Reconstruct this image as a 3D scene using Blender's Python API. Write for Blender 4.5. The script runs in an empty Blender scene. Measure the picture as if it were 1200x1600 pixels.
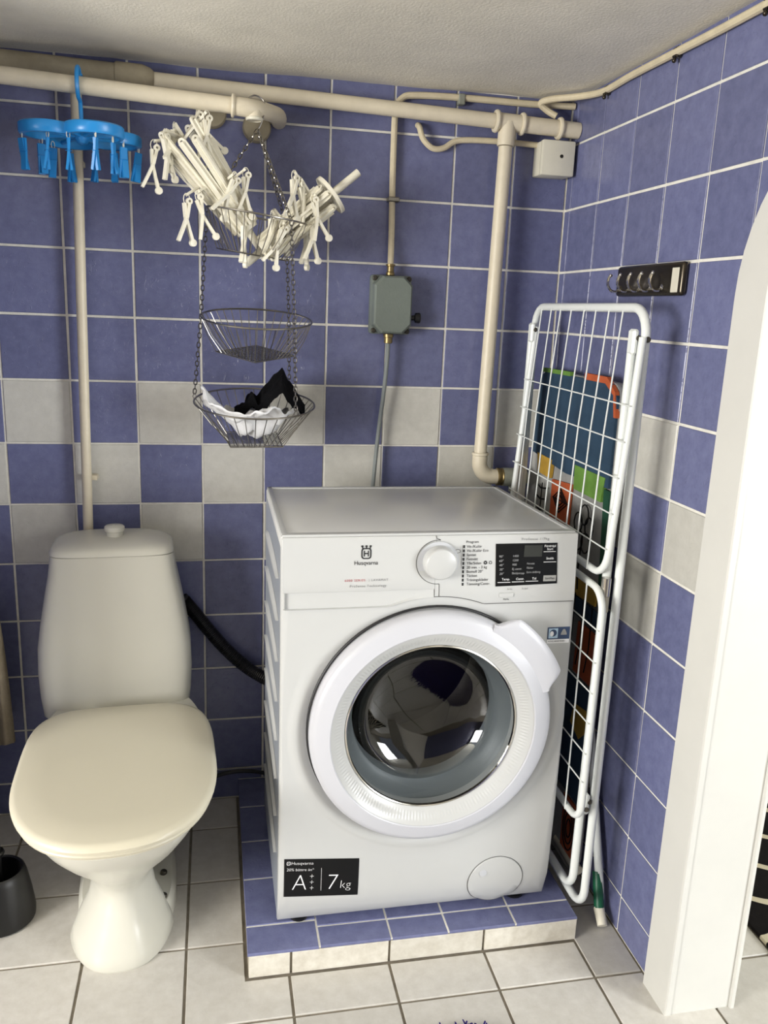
import bpy, bmesh, math, random
from mathutils import Vector, Matrix, noise
random.seed(7)
S = bpy.context.scene
COL = S.collection
PI = math.pi

# ------------------------------------------------------------------ camera
cam_d = bpy.data.cameras.new('camera')
cam = bpy.data.objects.new('camera', cam_d)
COL.objects.link(cam)
S.camera = cam
cam_d.sensor_fit = 'VERTICAL'
cam_d.sensor_height = 24.0
cam_d.lens = 24.0 * 1299.4 / 1600.0
cam_d.clip_start = 0.02
_yaw, _pit, _rol = 0.20695, -0.23802, 0.03979
_f = Vector((math.sin(_yaw) * math.cos(_pit), math.cos(_yaw) * math.cos(_pit), math.sin(_pit)))
_r = Vector((math.cos(_yaw), -math.sin(_yaw), 0))
_u = _r.cross(_f)
_r2 = _r * math.cos(_rol) + _u * math.sin(_rol)
_u2 = -_r * math.sin(_rol) + _u * math.cos(_rol)
cam.matrix_world = Matrix(((_r2.x, _u2.x, -_f.x, 0.4779), (_r2.y, _u2.y, -_f.y, -2.06624), (_r2.z, _u2.z, -_f.z, 1.31486), (0, 0, 0, 1)))

# ------------------------------------------------------------------ world, lights, exposure
w = bpy.data.worlds.new('world')
S.world = w
w.use_nodes = True
w.node_tree.nodes['Background'].inputs[0].default_value = (0.80, 0.88, 1.0, 1)
w.node_tree.nodes['Background'].inputs[1].default_value = 0.6

def area(name, loc, target, sx, sy, power, col):
    d = bpy.data.lights.new(name, 'AREA')
    d.shape = 'RECTANGLE'; d.size = sx; d.size_y = sy; d.energy = power; d.color = col
    o = bpy.data.objects.new(name, d); COL.objects.link(o)
    o.location = loc
    o.rotation_euler = (Vector(target) - Vector(loc)).to_track_quat('-Z', 'Y').to_euler()
    return o
# daylight at the window in the far left wall
area('side_window_daylight', (-2.185, -2.30, 1.15), (0.6, -0.9, 1.10), 1.3, 1.0, 130, (1.0, 0.975, 0.93))
# daylight in the neighbouring room, by its own window
area('next_room_daylight', (3.37, -2.50, 1.15), (1.2, -1.0, 0.95), 1.5, 1.4, 150, (0.96, 0.98, 1.0))
S.view_settings.view_transform = 'Standard'
S.view_settings.look = 'None'
S.view_settings.gamma = 1
S.view_settings.use_curve_mapping = False
S.view_settings.exposure = 0.08

# ------------------------------------------------------------------ materials
def srgb(r, g, b):
    def c(v):
        v /= 255.0
        return v / 12.92 if v <= 0.04045 else ((v + 0.055) / 1.055) ** 2.4
    return (c(r), c(g), c(b), 1)

def mat(name, col, rough=0.5, metal=0.0, var=0.0, vscale=12.0, bump=0.0, bscale=60.0, col2=None, coat=0.0, spec=0.5, detail=4.0):
    m = bpy.data.materials.new(name)
    m.use_nodes = True
    nt = m.node_tree
    b = nt.nodes['Principled BSDF']
    b.inputs['Roughness'].default_value = rough
    b.inputs['Metallic'].default_value = metal
    b.inputs['Specular IOR Level'].default_value = spec
    b.inputs['Coat Weight'].default_value = coat
    b.inputs['Coat Roughness'].default_value = 0.08
    b.inputs['Base Color'].default_value = col
    tc = nt.nodes.new('ShaderNodeTexCoord')
    if var > 0 or col2:
        n = nt.nodes.new('ShaderNodeTexNoise')
        n.inputs['Scale'].default_value = vscale; n.inputs['Detail'].default_value = detail; n.inputs['Roughness'].default_value = 0.65
        geo = nt.nodes.new('ShaderNodeNewGeometry')
        nt.links.new(geo.outputs['Position'], n.inputs['Vector'])
        mx = nt.nodes.new('ShaderNodeMix'); mx.data_type = 'RGBA'
        c2 = col2 if col2 else tuple(min(1, c * (1 + var)) for c in col[:3]) + (1,)
        c1 = col if col2 else tuple(c * (1 - var) for c in col[:3]) + (1,)
        mx.inputs['A'].default_value = c1; mx.inputs['B'].default_value = c2
        rp = nt.nodes.new('ShaderNodeMapRange')
        rp.inputs['From Min'].default_value = 0.3; rp.inputs['From Max'].default_value = 0.7
        nt.links.new(n.outputs['Fac'], rp.inputs['Value'])
        nt.links.new(rp.outputs['Result'], mx.inputs['Factor'])
        nt.links.new(mx.outputs['Result'], b.inputs['Base Color'])
    if bump > 0:
        n2 = nt.nodes.new('ShaderNodeTexNoise')
        n2.inputs['Scale'].default_value = bscale; n2.inputs['Detail'].default_value = 5
        geo2 = nt.nodes.new('ShaderNodeNewGeometry')
        nt.links.new(geo2.outputs['Position'], n2.inputs['Vector'])
        bp = nt.nodes.new('ShaderNodeBump')
        bp.inputs['Strength'].default_value = bump; bp.inputs['Distance'].default_value = 0.002
        nt.links.new(n2.outputs['Fac'], bp.inputs['Height'])
        nt.links.new(bp.outputs['Normal'], b.inputs['Normal'])
    return m

def tile_mat(name, col, col2, rough, marks):
    """glazed tile: mottled glaze, fine curled hair marks in relief, per-tile tone"""
    m = mat(name, col, rough, col2=col2, vscale=38, bump=0.0)
    nt = m.node_tree; b = nt.nodes['Principled BSDF']
    geo = nt.nodes.new('ShaderNodeNewGeometry')
    n1 = nt.nodes.new('ShaderNodeTexNoise'); n1.inputs['Scale'].default_value = 28; n1.inputs['Detail'].default_value = 4
    nt.links.new(geo.outputs['Position'], n1.inputs['Vector'])
    v = nt.nodes.new('ShaderNodeTexNoise'); v.inputs['Scale'].default_value = 42; v.inputs['Detail'].default_value = 1; v.inputs['Distortion'].default_value = 2.2
    nt.links.new(geo.outputs['Position'], v.inputs['Vector'])
    rp = nt.nodes.new('ShaderNodeValToRGB')
    e = rp.color_ramp.elements
    e[0].position = 0.60; e[0].color = (0, 0, 0, 1)
    e[1].position = 0.615; e[1].color = (1, 1, 1, 1)
    x = e.new(0.635); x.color = (0, 0, 0, 1)
    nt.links.new(v.outputs['Fac'], rp.inputs['Fac'])
    ad = nt.nodes.new('ShaderNodeMath'); ad.operation = 'MULTIPLY_ADD'
    ad.inputs[1].default_value = marks
    nt.links.new(rp.outputs['Color'], ad.inputs[0]); nt.links.new(n1.outputs['Fac'], ad.inputs[2])
    bp = nt.nodes.new('ShaderNodeBump'); bp.inputs['Strength'].default_value = 0.35; bp.inputs['Distance'].default_value = 0.0016
    nt.links.new(ad.outputs[0], bp.inputs['Height'])
    nt.links.new(bp.outputs['Normal'], b.inputs['Normal'])
    # per-object tone
    oi = nt.nodes.new('ShaderNodeObjectInfo')
    mr = nt.nodes.new('ShaderNodeMapRange'); mr.inputs['To Min'].default_value = 0.90; mr.inputs['To Max'].default_value = 1.10
    nt.links.new(oi.outputs['Random'], mr.inputs['Value'])
    src = b.inputs['Base Color'].links[0].from_socket
    hs = nt.nodes.new('ShaderNodeHueSaturation')
    nt.links.new(src, hs.inputs['Color']); nt.links.new(mr.outputs['Result'], hs.inputs['Value'])
    nt.links.new(hs.outputs['Color'], b.inputs['Base Color'])
    return m

M = {}
M['blue_tile'] = tile_mat('blue_tile', srgb(111, 115, 150), srgb(97, 101, 136), 0.27, 1.6)
M['white_tile'] = tile_mat('white_tile', srgb(204, 202, 193), srgb(192, 190, 181), 0.30, 0.5)
M['floor_tile'] = tile_mat('floor_tile', srgb(203, 200, 193), srgb(190, 186, 178), 0.32, 0.2)
M['plinth_white'] = tile_mat('plinth_white', srgb(212, 208, 196), srgb(190, 184, 170), 0.4, 0.2)
M['grout'] = mat('grout', srgb(226, 223, 212), 0.9, var=0.12, vscale=30, bump=0.4, bscale=300)
M['floor_grout'] = mat('floor_grout', srgb(128, 120, 106), 0.9, var=0.25, vscale=25, bump=0.3, bscale=300)
M['plinth_core'] = mat('plinth_core', srgb(150, 142, 126), 0.9, var=0.2, vscale=30)
M['plaster'] = mat('plaster', srgb(232, 227, 212), 0.95, var=0.06, vscale=9, bump=0.55, bscale=190)
M['wall_paint'] = mat('wall_paint', srgb(205, 202, 192), 0.9, var=0.03, vscale=5)
M['wood_white'] = mat('wood_white', srgb(208, 207, 200), 0.35, var=0.02, vscale=8, bump=0.1, bscale=25)
M['pipe_cream'] = mat('pipe_cream', srgb(214, 204, 180), 0.42, var=0.05, vscale=25, bump=0.25, bscale=90)
M['pipe_dusty'] = mat('pipe_dusty', srgb(158, 148, 124), 0.8, var=0.16, vscale=18, bump=0.3, bscale=90)
M['cable_cream'] = mat('cable_cream', srgb(208, 196, 166), 0.6, var=0.10, vscale=30)
M['grey_plastic'] = mat('grey_plastic', srgb(112, 120, 112), 0.5, var=0.05, vscale=40, bump=0.15, bscale=200)
M['grey_cable'] = mat('grey_cable', srgb(128, 134, 132), 0.5)
M['grey_fitting'] = mat('grey_fitting', srgb(132, 134, 122), 0.5, var=0.12, vscale=40)
M['box_white'] = mat('box_white', srgb(212, 208, 190), 0.5, var=0.03, vscale=30)
M['brass'] = mat('brass', srgb(150, 132, 92), 0.4, 1.0)
M['steel'] = mat('steel', srgb(150, 146, 138), 0.28, 1.0)
M['chrome'] = mat('chrome', srgb(205, 202, 196), 0.12, 1.0)
M['dark_steel'] = mat('dark_steel', srgb(74, 68, 58), 0.26, 0.85)
M['black'] = mat('black', srgb(11, 11, 12), 0.6, spec=0.25)
M['black_gloss'] = mat('black_gloss', srgb(8, 8, 9), 0.25, spec=0.25)
M['black_plastic'] = mat('black_plastic', srgb(13, 13, 14), 0.42)
M['hole'] = mat('hole', srgb(25, 22, 18), 0.9)
M['porcelain'] = mat('porcelain', srgb(203, 201, 189), 0.22, var=0.012, vscale=6)
M['seat_plastic'] = mat('seat_plastic', srgb(204, 198, 177), 0.38, var=0.012, vscale=6)
M['bolt'] = mat('bolt', srgb(70, 66, 58), 0.5, 0.4)
M['blue_plastic'] = mat('blue_plastic', srgb(38, 138, 208), 0.32)
M['white_plastic'] = mat('white_plastic', srgb(226, 221, 202), 0.40, var=0.04, vscale=30)
M['enamel'] = mat('enamel', srgb(186, 187, 185), 0.30)
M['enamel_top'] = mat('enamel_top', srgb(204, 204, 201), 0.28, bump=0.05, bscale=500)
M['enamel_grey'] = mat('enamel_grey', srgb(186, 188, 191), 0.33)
M['cabinet_shaded'] = mat('cabinet_shaded', srgb(142, 147, 154), 0.35)  # white machine's sides painted darker, to stand in for their shade
M['door_white'] = mat('door_white', srgb(190, 191, 196), 0.30)
M['seam'] = mat('seam', srgb(92, 92, 90), 0.7)
M['gasket'] = mat('gasket', srgb(128, 134, 136), 0.4)
M['drum'] = mat('drum', srgb(120, 116, 110), 0.25, 1.0, bump=0.3, bscale=240)
M['print_black'] = mat('print_black', srgb(26, 26, 28), 0.5)
M['print_grey'] = mat('print_grey', srgb(120, 120, 120), 0.5)
M['print_red'] = mat('print_red', srgb(170, 70, 78), 0.5)
M['print_white'] = mat('print_white', srgb(235, 235, 235), 0.5)
M['print_dim'] = mat('print_dim', srgb(150, 150, 150), 0.5)
M['lcd'] = mat('lcd', srgb(42, 44, 40), 0.3)
M['button_grey'] = mat('button_grey', srgb(150, 150, 146), 0.5)
M['navy'] = mat('navy', srgb(40, 62, 96), 0.4)
M['pale_blue'] = mat('pale_blue', srgb(170, 196, 214), 0.4)
M['rack_white'] = mat('rack_white', srgb(226, 230, 226), 0.32)
M['white_cloth'] = mat('white_cloth', srgb(214, 214, 214), 0.95, var=0.05, vscale=40, bump=0.4, bscale=500)
M['black_cloth'] = mat('black_cloth', srgb(13, 13, 15), 1.0, bump=0.4, bscale=500, spec=0.1)
M['beige_cloth'] = mat('beige_cloth', srgb(150, 138, 116), 1.0, var=0.15, vscale=40, bump=0.5, bscale=300)
M['teal_cloth'] = mat('teal_cloth', srgb(38, 64, 86), 0.9, var=0.12, vscale=14, bump=0.3, bscale=400)
M['grey_cloth'] = mat('grey_cloth', srgb(160, 160, 157), 0.95, var=0.10, vscale=40, bump=0.3, bscale=400)
M['orange_cloth'] = mat('orange_cloth', srgb(178, 84, 44), 0.9, var=0.12, vscale=30)
M['yellow_cloth'] = mat('yellow_cloth', srgb(186, 148, 56), 0.9, var=0.1, vscale=30)
M['green_cloth'] = mat('green_cloth', srgb(98, 138, 56), 0.9, var=0.15, vscale=30)
M['dark_green'] = mat('dark_green', srgb(20, 70, 48), 0.8)
M['green_plastic'] = mat('green_plastic', srgb(20, 88, 60), 0.4)
M['mat_navy'] = mat('mat_navy', srgb(44, 36, 96), 1.0, var=0.3, vscale=60, spec=0.1)

def rug_mat():
    m = mat('rug', srgb(24, 22, 22), 1.0, bump=0.6, bscale=400, spec=0.1)
    nt = m.node_tree; b = nt.nodes['Principled BSDF']
    geo = nt.nodes.new('ShaderNodeNewGeometry')
    sp = nt.nodes.new('ShaderNodeSeparateXYZ')
    nt.links.new(geo.outputs['Position'], sp.inputs[0])
    def mth(op, a, c=None, d=None):
        n = nt.nodes.new('ShaderNodeMath'); n.operation = op
        for i, q in enumerate((a, c, d)):
            if q is None: continue
            if isinstance(q, (int, float)): n.inputs[i].default_value = q
            else: nt.links.new(q, n.inputs[i])
        return n.outputs[0]
    lines = []
    for sgn in (1, -1):
        ph = mth('MULTIPLY', sp.outputs['X'], 2 * PI / 0.20)
        sn = mth('SINE', ph)
        t = mth('MULTIPLY_ADD', sn, 0.022 * sgn, sp.outputs['Y'])
        fr = mth('FRACT', mth('ADD', mth('MULTIPLY', t, 1 / 0.20), 7.0 + 0.25 * (1 - sgn)))
        d = mth('ABSOLUTE', mth('SUBTRACT', fr, 0.5))
        lines.append(mth('LESS_THAN', d, 0.055))
    mx = mth('MAXIMUM', lines[0], lines[1])
    mix = nt.nodes.new('ShaderNodeMix'); mix.data_type = 'RGBA'
    mix.inputs['A'].default_value = srgb(26, 24, 24); mix.inputs['B'].default_value = srgb(205, 196, 172)
    nt.links.new(mx, mix.inputs['Factor'])
    nt.links.new(mix.outputs['Result'], b.inputs['Base Color'])
    return m
M['rug'] = rug_mat()

def thin_glass():
    m = bpy.data.materials.new('door_glass'); m.use_nodes = True
    nt = m.node_tree; nt.nodes.remove(nt.nodes['Principled BSDF'])
    out = nt.nodes['Material Output']
    tr = nt.nodes.new('ShaderNodeBsdfTransparent'); tr.inputs[0].default_value = (0.68, 0.70, 0.71, 1)
    gl = nt.nodes.new('ShaderNodeBsdfGlossy'); gl.inputs['Roughness'].default_value = 0.02
    lw = nt.nodes.new('ShaderNodeLayerWeight'); lw.inputs[0].default_value = 0.5
    pw = nt.nodes.new('ShaderNodeMath'); pw.operation = 'POWER'; pw.inputs[1].default_value = 4.0
    fr = nt.nodes.new('ShaderNodeMath'); fr.operation = 'MULTIPLY_ADD'; fr.inputs[1].default_value = 0.75; fr.inputs[2].default_value = 0.08
    nt.links.new(lw.outputs['Facing'], pw.inputs[0]); nt.links.new(pw.outputs[0], fr.inputs[0])
    mx = nt.nodes.new('ShaderNodeMixShader')
    nt.links.new(fr.outputs[0], mx.inputs[0]); nt.links.new(tr.outputs[0], mx.inputs[1]); nt.links.new(gl.outputs[0], mx.inputs[2])
    nt.links.new(mx.outputs[0], out.inputs[0])
    return m
M['glass'] = thin_glass()

# ------------------------------------------------------------------ mesh helpers
OFF = {}
def V(*a): return Vector(a)

def frame_of(d):
    d = d.normalized()
    a = Vector((0, 0, 1)) if abs(d.z) < 0.9 else Vector((1, 0, 0))
    x = a.cross(d).normalized()
    return x, d.cross(x)

class MB:
    def __init__(s): s.v = []; s.f = []
    def add(s, vs, fs, mtx=None):
        o = len(s.v)
        for p in vs:
            p = Vector(p)
            s.v.append(mtx @ p if mtx else p)
        for f in fs: s.f.append(tuple(i + o for i in f))
        return s
    def bm(s, b, mtx=None):
        b.verts.ensure_lookup_table(); b.verts.index_update()
        s.add([v.co.copy() for v in b.verts], [[v.index for v in f.verts] for f in b.faces], mtx); b.free(); return s
    def box(s, x0, x1, y0, y1, z0, z1, bev=0.0, seg=2, mtx=None):
        b = bmesh.new(); bmesh.ops.create_cube(b, size=1)
        for v in b.verts:
            v.co = Vector((x0 + (x1 - x0) * (v.co.x + .5), y0 + (y1 - y0) * (v.co.y + .5), z0 + (z1 - z0) * (v.co.z + .5)))
        if bev > 0: bmesh.ops.bevel(b, geom=list(b.edges), offset=bev, segments=seg, affect='EDGES', profile=0.5)
        return s.bm(b, mtx)
    def tube(s, path, r, n=12, closed=False, caps=True):
        P = [Vector(p) for p in path]; m = len(P)
        rr = r if isinstance(r, (list, tuple)) else [r] * m
        T = []
        for i in range(m):
            a = P[(i - 1) % m] if (closed or i > 0) else P[i]
            b = P[(i + 1) % m] if (closed or i < m - 1) else P[i]
            t = (b - a)
            T.append(t.normalized() if t.length > 1e-9 else Vector((0, 0, 1)))
        x, y = frame_of(T[0])
        vs = []
        for i in range(m):
            if i > 0:
                q = T[i - 1].rotation_difference(T[i]); x = q @ x
                x = (x - T[i] * x.dot(T[i])).normalized()
            y = T[i].cross(x)
            for k in range(n):
                a = 2 * PI * k / n
                vs.append(P[i] + (x * math.cos(a) + y * math.sin(a)) * rr[i])
        fs = []
        for i in range(m if closed else m - 1):
            j = (i + 1) % m
            for k in range(n):
                l = (k + 1) % n
                fs.append((i * n + k, i * n + l, j * n + l, j * n + k))
        if caps and not closed:
            fs.append(tuple(range(n - 1, -1, -1))); fs.append(tuple((m - 1) * n + k for k in range(n)))
        return s.add(vs, fs)
    def lathe(s, prof, c, axis, n=32, close_profile=False, mod=None):
        """prof: (radius, along-axis)"""
        d = Vector(axis).normalized(); x, y = frame_of(d); c = Vector(c)
        vs = []; m = len(prof)
        for i, (r, h) in enumerate(prof):
            for k in range(n):
                a = 2 * PI * k / n
                dh = mod(i, k) if mod else 0
                vs.append(c + d * (h + dh) + (x * math.cos(a) + y * math.sin(a)) * max(r, 1e-5))
        fs = []
        for i in range(m if close_profile else m - 1):
            j = (i + 1) % m
            for k in range(n):
                l = (k + 1) % n
                fs.append((i * n + k, i * n + l, j * n + l, j * n + k))
        return s.add(vs, fs)
    def loft(s, rings, cap=True, closed=True):
        n = len(rings[0]); vs = [p for r in rings for p in r]; fs = []
        for i in range(len(rings) - 1):
            for k in range(n if closed else n - 1):
                l = (k + 1) % n
                fs.append((i * n + k, i * n + l, (i + 1) * n + l, (i + 1) * n + k))
        if cap:
            fs.append(tuple(range(n - 1, -1, -1))); fs.append(tuple((len(rings) - 1) * n + k for k in range(n)))
        return s.add(vs, fs)
    def ball(s, c, r, n=10):
        b = bmesh.new(); bmesh.ops.create_uvsphere(b, u_segments=n, v_segments=max(4, n // 2 + 1), radius=r)
        return s.bm(b, Matrix.Translation(c))
    def text(s, txt, size, mtx, align='LEFT', sx=1.0, spacing=1.0, thin=0.0):
        cu = bpy.data.curves.new('t', 'FONT'); cu.body = txt; cu.size = size; cu.align_x = align; cu.align_y = 'CENTER'
        cu.resolution_u = 3; cu.space_character = spacing; cu.offset = -thin * size
        o = bpy.data.objects.new('t', cu); COL.objects.link(o)
        bpy.context.view_layer.update()
        me = bpy.data.meshes.new_from_object(o.evaluated_get(bpy.context.evaluated_depsgraph_get()))
        s.add([Vector((v.co.x * sx, v.co.y, 0)) for v in me.vertices], [tuple(p.vertices) for p in me.polygons], mtx)
        bpy.data.objects.remove(o); bpy.data.curves.remove(cu); bpy.data.meshes.remove(me)
        return s
    def mesh(s, name, m, smooth=35, off=None, recalc=True):
        me = bpy.data.meshes.new(name)
        o = off if off else Vector((0, 0, 0))
        me.from_pydata([tuple(p - o) for p in s.v], [], s.f)
        me.validate()
        if recalc:
            b = bmesh.new(); b.from_mesh(me); bmesh.ops.recalc_face_normals(b, faces=b.faces[:]); b.to_mesh(me); b.free()
        me.materials.append(M[m] if isinstance(m, str) else m)
        if smooth:
            for p in me.polygons: p.use_smooth = True
            me.set_sharp_from_angle(angle=math.radians(smooth))
        me.update()
        return me
    def build(s, name, m, parent=None, smooth=35, recalc=True):
        lo = Vector((min(p.x for p in s.v), min(p.y for p in s.v), min(p.z for p in s.v)))
        hi = Vector((max(p.x for p in s.v), max(p.y for p in s.v), max(p.z for p in s.v)))
        c = (lo + hi) / 2
        if parent is None: c.z = lo.z
        me = s.mesh(name, m, smooth, c, recalc)
        o = bpy.data.objects.new(name, me); COL.objects.link(o)
        if parent is not None:
            o.parent = parent; o.location = c - OFF[parent]
        else:
            o.location = c
        OFF[o] = c.copy()
        return o

def tag(o, label=None, cat=None, group=None, kind=None):
    if label: o['label'] = label
    if cat: o['category'] = cat
    if group: o['group'] = group
    if kind: o['kind'] = kind
    return o

def thing(name, label, cat, loc, rz=0.0, local=False, group=None, kind=None):
    o = bpy.data.objects.new(name, None); COL.objects.link(o)
    o.location = loc; o.rotation_euler = (0, 0, rz); o.empty_display_size = 0.05
    OFF[o] = Vector((0, 0, 0)) if local else Vector(loc)
    return tag(o, label, cat, group, kind)

def copy_obj(src, name, parent, loc, rot=None):
    o = bpy.data.objects.new(name, src.data if hasattr(src, 'data') else src); COL.objects.link(o)
    if parent is not None:
        o.parent = parent; o.location = Vector(loc) - OFF[parent]
    else: o.location = loc
    OFF[o] = Vector(loc)
    if rot: o.rotation_euler = rot
    return o

def arc(c, r, a0, a1, n, ax='xz'):
    out = []
    for i in range(n + 1):
        a = a0 + (a1 - a0) * i / n
        u, v = r * math.cos(a), r * math.sin(a)
        if ax == 'xz': out.append(Vector(c) + Vector((u, 0, v)))
        elif ax == 'yz': out.append(Vector(c) + Vector((0, u, v)))
        else: out.append(Vector(c) + Vector((u, v, 0)))
    return out

def smooth_path(pts, k=6):
    P = [Vector(p) for p in pts]; out = []
    for i in range(len(P) - 1):
        p0 = P[max(0, i - 1)]; p1 = P[i]; p2 = P[i + 1]; p3 = P[min(len(P) - 1, i + 2)]
        for j in range(k):
            t = j / k
            out.append(0.5 * ((2 * p1) + (p2 - p0) * t + (2 * p0 - 5 * p1 + 4 * p2 - p3) * t * t + (3 * p1 - p0 - 3 * p2 + p3) * t ** 3))
    out.append(P[-1]); return out

# ------------------------------------------------------------------ the room
XW = 1.341           # face of the right wall's tiles
ZC = 1.822           # ceiling
T = 0.15; TH = 0.14846; ZR = 1.12659; K0 = 0.0358
XL = -2.2; YR = -3.2

def tag_struct(o, label): return tag(o, label, None, None, 'structure')

wall_back = MB().box(XL - .1, XW + .13, 0.0030, 0.12, -0.1, ZC + .1).build('wall_back', 'grout', None, 0)
tag_struct(wall_back, 'back wall of glazed blue tiles with a chequered band of white ones')
floor = MB().box(XL - .1, 3.5, YR - .1, 0.12, -0.12, -0.0030).build('floor', 'floor_grout', None, 0)
tag_struct(floor, 'floor of square off-white tiles with brown grout')
# ceiling with a gently uneven plaster surface
cb = MB(); nx, ny = 60, 80
vs = []; fs = []
for j in range(ny + 1):
    for i in range(nx + 1):
        x = XL + (XW + .13 - XL) * i / nx; y = YR + (0.05 - YR) * j / ny
        vs.append((x, y, ZC + 0.006 * noise.noise(Vector((x * 3, y * 3, 0))) + 0.002 * noise.noise(Vector((x * 14, y * 14, 3)))))
for j in range(ny):
    for i in range(nx):
        a = j * (nx + 1) + i; fs.append((a, a + nx + 1, a + nx + 2, a + 1))
cb.add(vs, fs); cb.box(XL - .1, XW + .13, YR, .1, ZC + .03, ZC + .12)
ceiling = cb.build('ceiling', 'plaster', None, 60, recalc=False)
tag_struct(ceiling, 'low off-white ceiling of rough plaster')

wall_left = MB().box(XL - .1, XL, -1.60, 0.003, -.003, ZC).box(XL - .1, XL, YR, -3.0, -.003, ZC).box(XL - .1, XL, -3.0, -1.60, -.003, .55).box(XL - .1, XL, -3.0, -1.60, 1.65, ZC).build('wall_left', 'blue_tile', None, 0)
tag_struct(wall_left, 'blue left wall out of view')
tag_struct(MB().box(XL - .1, XW + .13, YR - .1, YR, -.003, ZC).build('wall_rear', 'blue_tile', None, 0), 'blue rear wall behind the camera')
tag_struct(MB().box(-.60, -.10, -.55, 0.0028, -.003, ZC).build('shade_pier', 'blue_tile', None, 0), 'blue pier added just outside the left edge of the frame for shade')  # unseen blocker, added to shade the corner by the toilet
wf = MB()
for (a, b_, c_, d_) in ((-3.0, -2.96, .55, 1.65), (-1.64, -1.60, .55, 1.65), (-3.0, -1.60, .55, .59), (-3.0, -1.60, 1.61, 1.65), (-2.32, -2.28, .55, 1.65)):
    wf.box(XL - .07, XL - .05, a, b_, c_, d_)
tag_struct(wf.build('window_1', 'wood_white', None, 0), 'white window frame in the left wall')

# doorway with rounded corners in the right wall
OY0, OY1, OZ, ORAD = -0.863, -1.70, 1.36, 0.197
def arch_z(y, grow=0.0):
    """height of the opening at y (0 where the wall is solid)"""
    r = ORAD + grow; a = OY0 + grow; b = OY1 - grow
    if y >= a or y <= b: return 0.0
    if y > a - r: return OZ + math.sqrt(max(0, r * r - (y - (a - r)) ** 2))
    if y < b + r: return OZ + math.sqrt(max(0, r * r - (y - (b + r)) ** 2))
    return OZ + r
ys = [0.003, OY0] + [OY0 - ORAD * (1 - math.cos(PI / 2 * i / 14)) for i in range(1, 15)] + [OY1 + ORAD * (1 - math.cos(PI / 2 * i / 14)) for i in range(14, 0, -1)] + [OY1, YR]
wb = MB()
X0, X1 = XW + 0.003, 1.468
for i in range(len(ys) - 1):
    a, b_ = ys[i], ys[i + 1]; mid = (a + b_) / 2
    if OY1 < mid < OY0: za, zb = (arch_z(a - 1e-6) or OZ), (arch_z(b_ + 1e-6) or OZ)
    else: za = zb = -0.003
    q = [(X0, a, za), (X0, b_, zb), (X0, b_, ZC), (X0, a, ZC), (X1, a, za), (X1, b_, zb), (X1, b_, ZC), (X1, a, ZC)]
    fs = [(0, 1, 2, 3), (4, 7, 6, 5), (0, 4, 5, 1), (3, 2, 6, 7)]
    if abs(a - OY0) < 1e-6 or abs(a - OY1) < 1e-6 or i == 0: fs.append((0, 3, 7, 4))
    if abs(b_ - OY0) < 1e-6 or abs(b_ - OY1) < 1e-6: fs.append((1, 5, 6, 2))
    wb.add(q, fs)
wall_right = wb.build('wall_right', 'grout', None, 0)
tag_struct(wall_right, 'right wall of glazed blue tiles with a round-cornered doorway')

# ---- tiles
TG = 0.0028  # half of a joint
cache = {}
def tile_mesh(w_, h_, th, mname, bev=0.0012):
    key = (round(w_, 3), round(h_, 3), round(th, 4), mname)
    if key in cache: return cache[key]
    b = MB(); a, c = w_ / 2, h_ / 2
    r0 = [(-a, -c, -th), (a, -c, -th), (a, c, -th), (-a, c, -th)]
    r1 = [(-a, -c, -bev), (a, -c, -bev), (a, c, -bev), (-a, c, -bev)]
    r2 = [(-a + bev, -c + bev, 0), (a - bev, -c + bev, 0), (a - bev, c - bev, 0), (-a + bev, c - bev, 0)]
    b.loft([[Vector(p) for p in r] for r in (r0, r1, r2)])
    cache[key] = b.mesh('tile', mname, 0)
    return cache[key]
def rot_back(): return Matrix(((1, 0, 0), (0, 0, -1), (0, 1, 0))).to_euler()
ROT_BACK = Matrix(((1, 0, 0), (0, 0, -1), (0, 1, 0)))       # local xy -> world xz, normal -y
ROT_RIGHT = Matrix(((0, 0, -1), (-1, 0, 0), (0, 1, 0)))     # local xy -> world -y z, normal -x
def put_tile(parent, me, c, R, jit=0.0):
    o = bpy.data.objects.new('tile', me); COL.objects.link(o)
    o.parent = parent; o.location = Vector(c) - OFF[parent]
    J = Matrix.Rotation(random.uniform(-jit, jit), 3, 'Z') @ Matrix.Rotation(random.uniform(-jit, jit) * .6, 3, 'X') @ Matrix.Rotation(random.uniform(-jit, jit) * .6, 3, 'Y')
    o.rotation_euler = (R @ J).to_euler()
    return o
rows = []
for r in range(-5, 8):
    z1 = ZR - r * TH; z0 = z1 - TH
    z1 = min(z1, ZC + .004); z0 = max(z0, 0.0)
    rows.append((r, z0, z1))
for r, z0, z1 in rows:
    for c in range(-1, 9):
        x0 = max(c * T, -.098); x1 = min(c * T + T, XW)
        white = (r in (0, 2) and c % 2 == 0) or (r == 1 and c % 2 != 0)
        ww = x1 - x0 - 2 * TG; hh = z1 - z0 - 2 * TG
        g = 0.0012 if r in (0, 1, 2) else 0.0
        put_tile(wall_back, tile_mesh(ww + g, hh + g, 0.008, 'white_tile' if white else 'blue_tile'), ((x0 + x1) / 2, random.uniform(-.0004, .0004), (z0 + z1) / 2), ROT_BACK, 0.004)
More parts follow.
